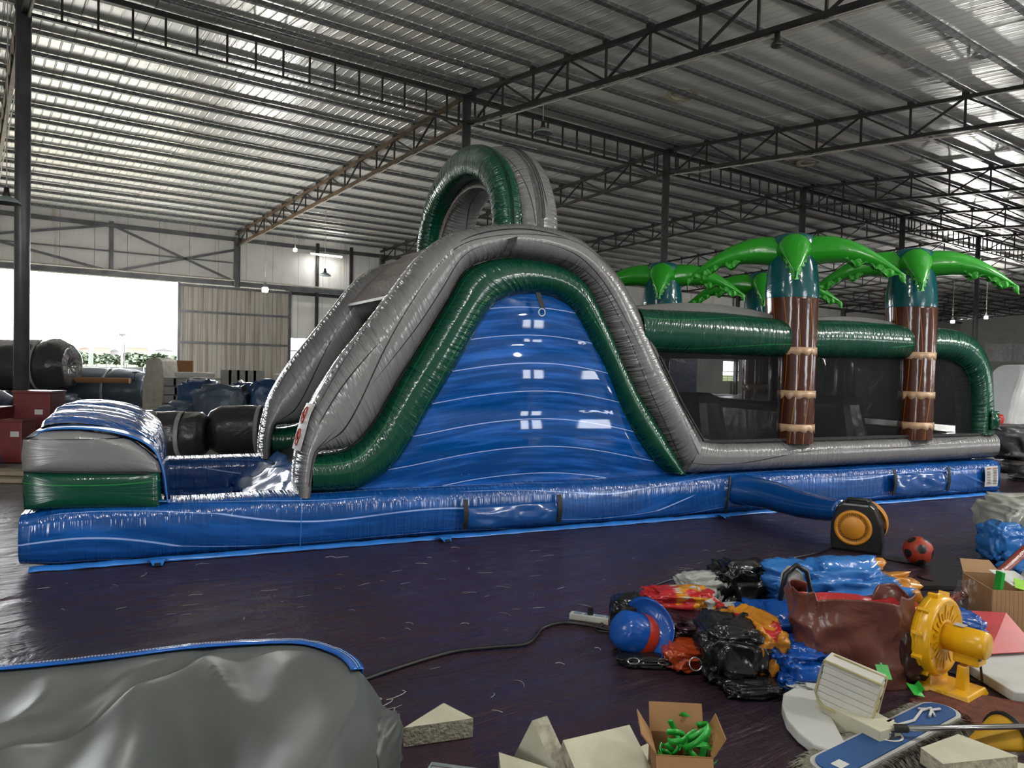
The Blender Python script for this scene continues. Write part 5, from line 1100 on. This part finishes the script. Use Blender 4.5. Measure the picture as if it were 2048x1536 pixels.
# brown sack: a stiff open box of vinyl with a red lining
t = thing('brown_sack', 'large brown vinyl sack with a red lining standing in the heap', 'sack', loc=(1.80, 3.94, 0), rot=-.12)
def sack(s_, t_):
    a = 2 * pi * s_; x = .28 * spow(cos(a), .45); y = .17 * spow(sin(a), .45); z = .42 * t_
    w_ = 1.5 * (.25 - abs(noise.noise(Vector((x * 6 + z * 3, y * 5, z * 5 - x * 2))))) * 1.6 + .5 * (.2 - abs(noise.noise(Vector((x * 14, y * 9, z * 11))))); w2 = 1 - abs(noise.noise(Vector((x * 3.5 + z * 4, y * 3, z * 2.5 - x * 3)))) * 2
    k = 1 + (.10 * w_ + .16 * w2 - .09) * (.4 + t_ * .6)
    return (x * k, y * k, z + (.035 * t_ if y < -.05 else 0) + .02 * sin(a * 3) * t_ + (.03 * t_ if abs(x) > .2 else -.02 * t_))
MB().grid(sack, 120, 46).build('sack_wall', K['brown'], t, smooth=True, solid=.006)
MB().grid(lambda s_, t_: (sack(s_, 1)[0] * (.91 - .85 * t_), sack(s_, 1)[1] * (.88 - .83 * t_), .395 - .07 * sin(t_ * pi / 2) + .02 * noise.noise(Vector((s_ * 9, t_ * 4, 0)))), 60, 14).build('lining', K['red'], t, smooth=True)
for k in range(3):
    MB().tube([(-.26 + .02 * k, -.19 - .01 * k, .20 - .02 * k), (-.29, -.21, .17 + .02 * k), (-.25 - .02 * k, -.20, .14)], .0015, 4).build('thread', V['foam'], t)
lump('dark_brown_piece', 'dark brown vinyl slumped between brown sack and yellow blower', 'vinyl piece', (2.07, 3.93, 0), (.22, .36, .34), K['dbrown'], 420, amp=.12)
lump('orange_piece', 'orange-red vinyl strip behind the yellow blower', 'vinyl piece', (2.24, 4.35, .10), (.42, .3, .18), K['orange'], 421, amp=.22)
lump('blue_bag', 'small blue bag behind the blower motor', 'bag', (2.62, 4.32, 0), (.26, .26, .24), K['blue'], 422, amp=.15)
for i, (x, y, z, r_) in enumerate(((2.02, 3.66, .05, (.5, .3, .3)), (1.83, 3.60, .16, (.9, .1, .2)), (1.97, 3.50, .006, (0, 0, .4)))):
    o = tag(MB().box((0, 0, 0), (.07, .07 if i < 2 else .03, .002)).box((.035 if i == 0 else 0, .02, .0), (.002 if i == 0 else .01, .05, .05 if i == 0 else .003)).build('green_tape', greenp, loc=(x, y, z)), ['folded green tape at the foot of the yellow blower', 'green tape scrap behind the bound foam stack', 'tiny green tape scrap lying on the tarpaulin'][i], 'tape', 'green tape scraps'); o.rotation_euler = r_
# right-hand side: white mats, red tray, cartons
tag(MB().prism([(2.48, 4.04), (2.98, 4.36), (3.3, 4.0), (2.62, 3.62), (2.50, 3.66)], .003, .055).build('foam_mat', wfoam, bevel=.006, fixn=True), 'thick white foam mat lying right of the yellow blower', 'foam mat')
t = thing('red_tray', 'folded red board leaning on the white foam mat', 'board'); 
_quad('panel', [(2.66, 4.10, .07), (2.98, 4.16, .07), (2.96, 4.42, .20), (2.70, 4.45, .20)], simple('red_plastic', (.48, .025, .035), .35), t, .006); _quad('panel', [(2.52, 4.4, .08), (2.66, 4.10, .07), (2.70, 4.45, .20), (2.60, 4.55, .22)], bpy.data.materials['red_plastic'], t, .006)
t = thing('carton_of_scraps', 'corrugated carton full of green and white scraps at the right edge', 'carton', loc=(3.22, 4.72, 0), rot=-.15)
cc = simple('kraft_carton', (.33, .19, .09), .8, 0, .06, 5)
s = NT('fluted_carton'); X = s.xyz(); s.set(color=s.mix(s.ramp(s.M('ABSOLUTE', s.M('SINE', s.M('MULTIPLY', s.M('ADD', X[0], s.M('MULTIPLY', s.noise(s.coord(), 6, 1), .02)), 130))), .0, .35), (.17, .09, .04), (.34, .19, .09)), rough=.8); flt = s.m
MB().box((0, -.2, .15), (.46, .006, .30)).build('front_wall', flt, t); MB().box((-.23, 0, .15), (.006, .4, .30)).build('side_wall', cc, t); MB().box((.23, 0, .15), (.006, .4, .30)).build('side_wall', cc, t); MB().box((0, .2, .15), (.46, .006, .30)).build('back_wall_flap', cc, t)
_quad('flap', [(-.23, .2, .3), (.0, .2, .3), (-.02, .32, .36), (-.2, .33, .36)], cc, t)
for i, (x, y, z, d, r_, m_, lab) in enumerate(((-.02, .0, .33, (.22, .18, .004), (.3, .1, .3), V['foam'], 'white card sheet sticking out of the right-hand carton'), (.0, -.12, .31, (.16, .09, .004), (.5, .2, -.4), simple('lime_card', (.28, .62, .02), .4), 'lime green card in the right-hand carton'), (-.16, -.08, .33, (.02, .06, .12), (0, .1, 0), greenp, 'dark green strip standing in the right-hand carton'), (.08, -.04, .32, (.12, .07, .004), (.6, -.3, .2), simple('pale_blue_card', (.12, .28, .6), .4), 'pale blue card in the right-hand carton'), (.16, .02, .31, (.16, .12, .05), (.2, .4, 0), V['foamy'], 'grey crumpled wrapper in the right-hand carton'))):
    o = tag(MB().box((0, 0, 0), d).build('scrap', m_, loc=(3.22 + x, 4.72 + y, z)), lab, 'scrap', 'scraps in the carton'); o.rotation_euler = r_
tag(MB().grid(lambda s_, t_: (2.78 + .16 * s_ - .05 * t_, 4.60 + .05 * s_ + .05 * noise.noise(Vector((s_ * 6, t_ * 6, 0))), .30 * (1 - t_) + .04), 14, 14).build('film_scrap', M['film'], smooth=True), 'torn clear film hanging on the left side of the right-hand carton', 'film')
tag(MB().tube([(2.35, 4.95, .03), (2.9, 5.02, .03), (3.3, 4.86, .03)], .03, 10).build('foam_rod', wfoam, smooth=True), 'pale foam rod lying behind the yellow blower', 'foam rod')
t = MB(); n = 24
for i in range(n + 1):
    f = i / n; p = Vector((2.30, 4.30, .24)).lerp(Vector((4.0, 5.75, .30)), f) + Vector((0, 0, -.10 * sin(pi * f))); w_ = .03 + .025 * f
    t.v += [p + Vector((.5, -.8, 0)) * w_, p + Vector((0, 0, .02 + .02 * f)), p - Vector((.5, -.8, .2)) * w_]
for i in range(n):
    for r_ in (0, 1): t.f.append((3 * i + r_, 3 * i + 3 + r_, 3 * i + 4 + r_, 3 * i + 1 + r_)); t.mi.append(0)
tag(t.build('red_strip', vin('rust_red_vinyl', (.20, .022, .01), .3), smooth=True, solid=.008), 'long rust red vinyl strip stretched from the heap to the right edge', 'strip')
tag(MB().grid(lambda s_, t_: (3.35 + .9 * s_ - .1 * sin(t_ * 9), 5.75 + .85 * t_ - .15 * s_, .006 + .01 * abs(noise.noise(Vector((s_ * 5, t_ * 8, 0))))), 24, 24).build('black_sheet', simple('black_film', (.012, .012, .014), .3, bump=.5, bscale=20), smooth=True), 'black plastic sheet lying beyond the red strip at right', 'sheet')
tag(MB().box((0, 0, .02), (.5, .12, .03)).build('black_board', blkp, loc=(3.3, 5.62, 0)), 'short black board lying at the edge of the black sheet', 'board')
lump('clear_sack', 'crumpled clear grey plastic over the pile at the right edge', 'plastic', (4.78, 6.75, .12), (.95, .8, .42), simple('milky_plastic', (.42, .43, .38), .2, bump=1, bscale=7), 430, amp=.2, ridges=9)
lump('blue_pouch', 'blue bag with a white valve at the right edge', 'bag', (4.30, 6.50, 0), (.34, .36, .34), K['ltblue'], 431, amp=.16)
lump('orange_bundle', 'orange-red bundle under the clear plastic at the right edge', 'bundle', (4.75, 6.45, .02), (.5, .5, .38), K['orange'], 432, amp=.15)
tag(crumple((0, 0, 0), (.9, .4, .12), 433, amp=.15).build('blue_mat', K['ltblue'], loc=(4.45, 6.0, 0), smooth=True), 'flat blue vinyl under the red strip at the right edge', 'vinyl piece')
# threads and fluff scattered on the floor
rd = random.Random(12); mb = MB()
for k in range(130):
    if k < 105: x, y = rd.uniform(-3.4, 1.8), rd.uniform(3.3, 6.6)
    else: x, y = rd.uniform(1.2, 4.5), rd.uniform(5.3, 8.4)
    # keep clear of the slide's front line
    if y > 5.3 + (x + 3.55) * .46: y = 4.2 + rd.random() * .6
    a = rd.gauss(.15, .5); ln_ = rd.uniform(.03, .11); c_ = rd.uniform(-1, 1); P_ = []
    for i in range(6): f = i / 5; P_.append((x + cos(a + c_ * f) * ln_ * f, y + sin(a + c_ * f) * ln_ * f, .006 + .004 * sin(pi * f)))
    mb.tube(P_, rd.choice((.0007, .0009, .0013)), 4)
tag(mb.build('thread_scraps', simple('white_thread', (.55, .53, .48), .7)), 'short white threads scattered over the purple tarpaulin', 'thread', kind='stuff')
mb = MB()
for k in range(9):
    a = rd.uniform(-.5, .9); x, y = -.62 + rd.uniform(-.05, .1), 3.45 + rd.uniform(-.15, .12); mb.tube([(x + .09 * f * cos(a + f), y + .09 * f * sin(a + 1.5 * f), .012 + .01 * sin(3 * f)) for f in (0, .4, .8, 1.2, 1.6)], .0016, 4)
tag(mb.build('thread_tangle', bpy.data.materials['white_thread']), 'tangle of pale threads beside the grey cover', 'thread', kind='stuff')
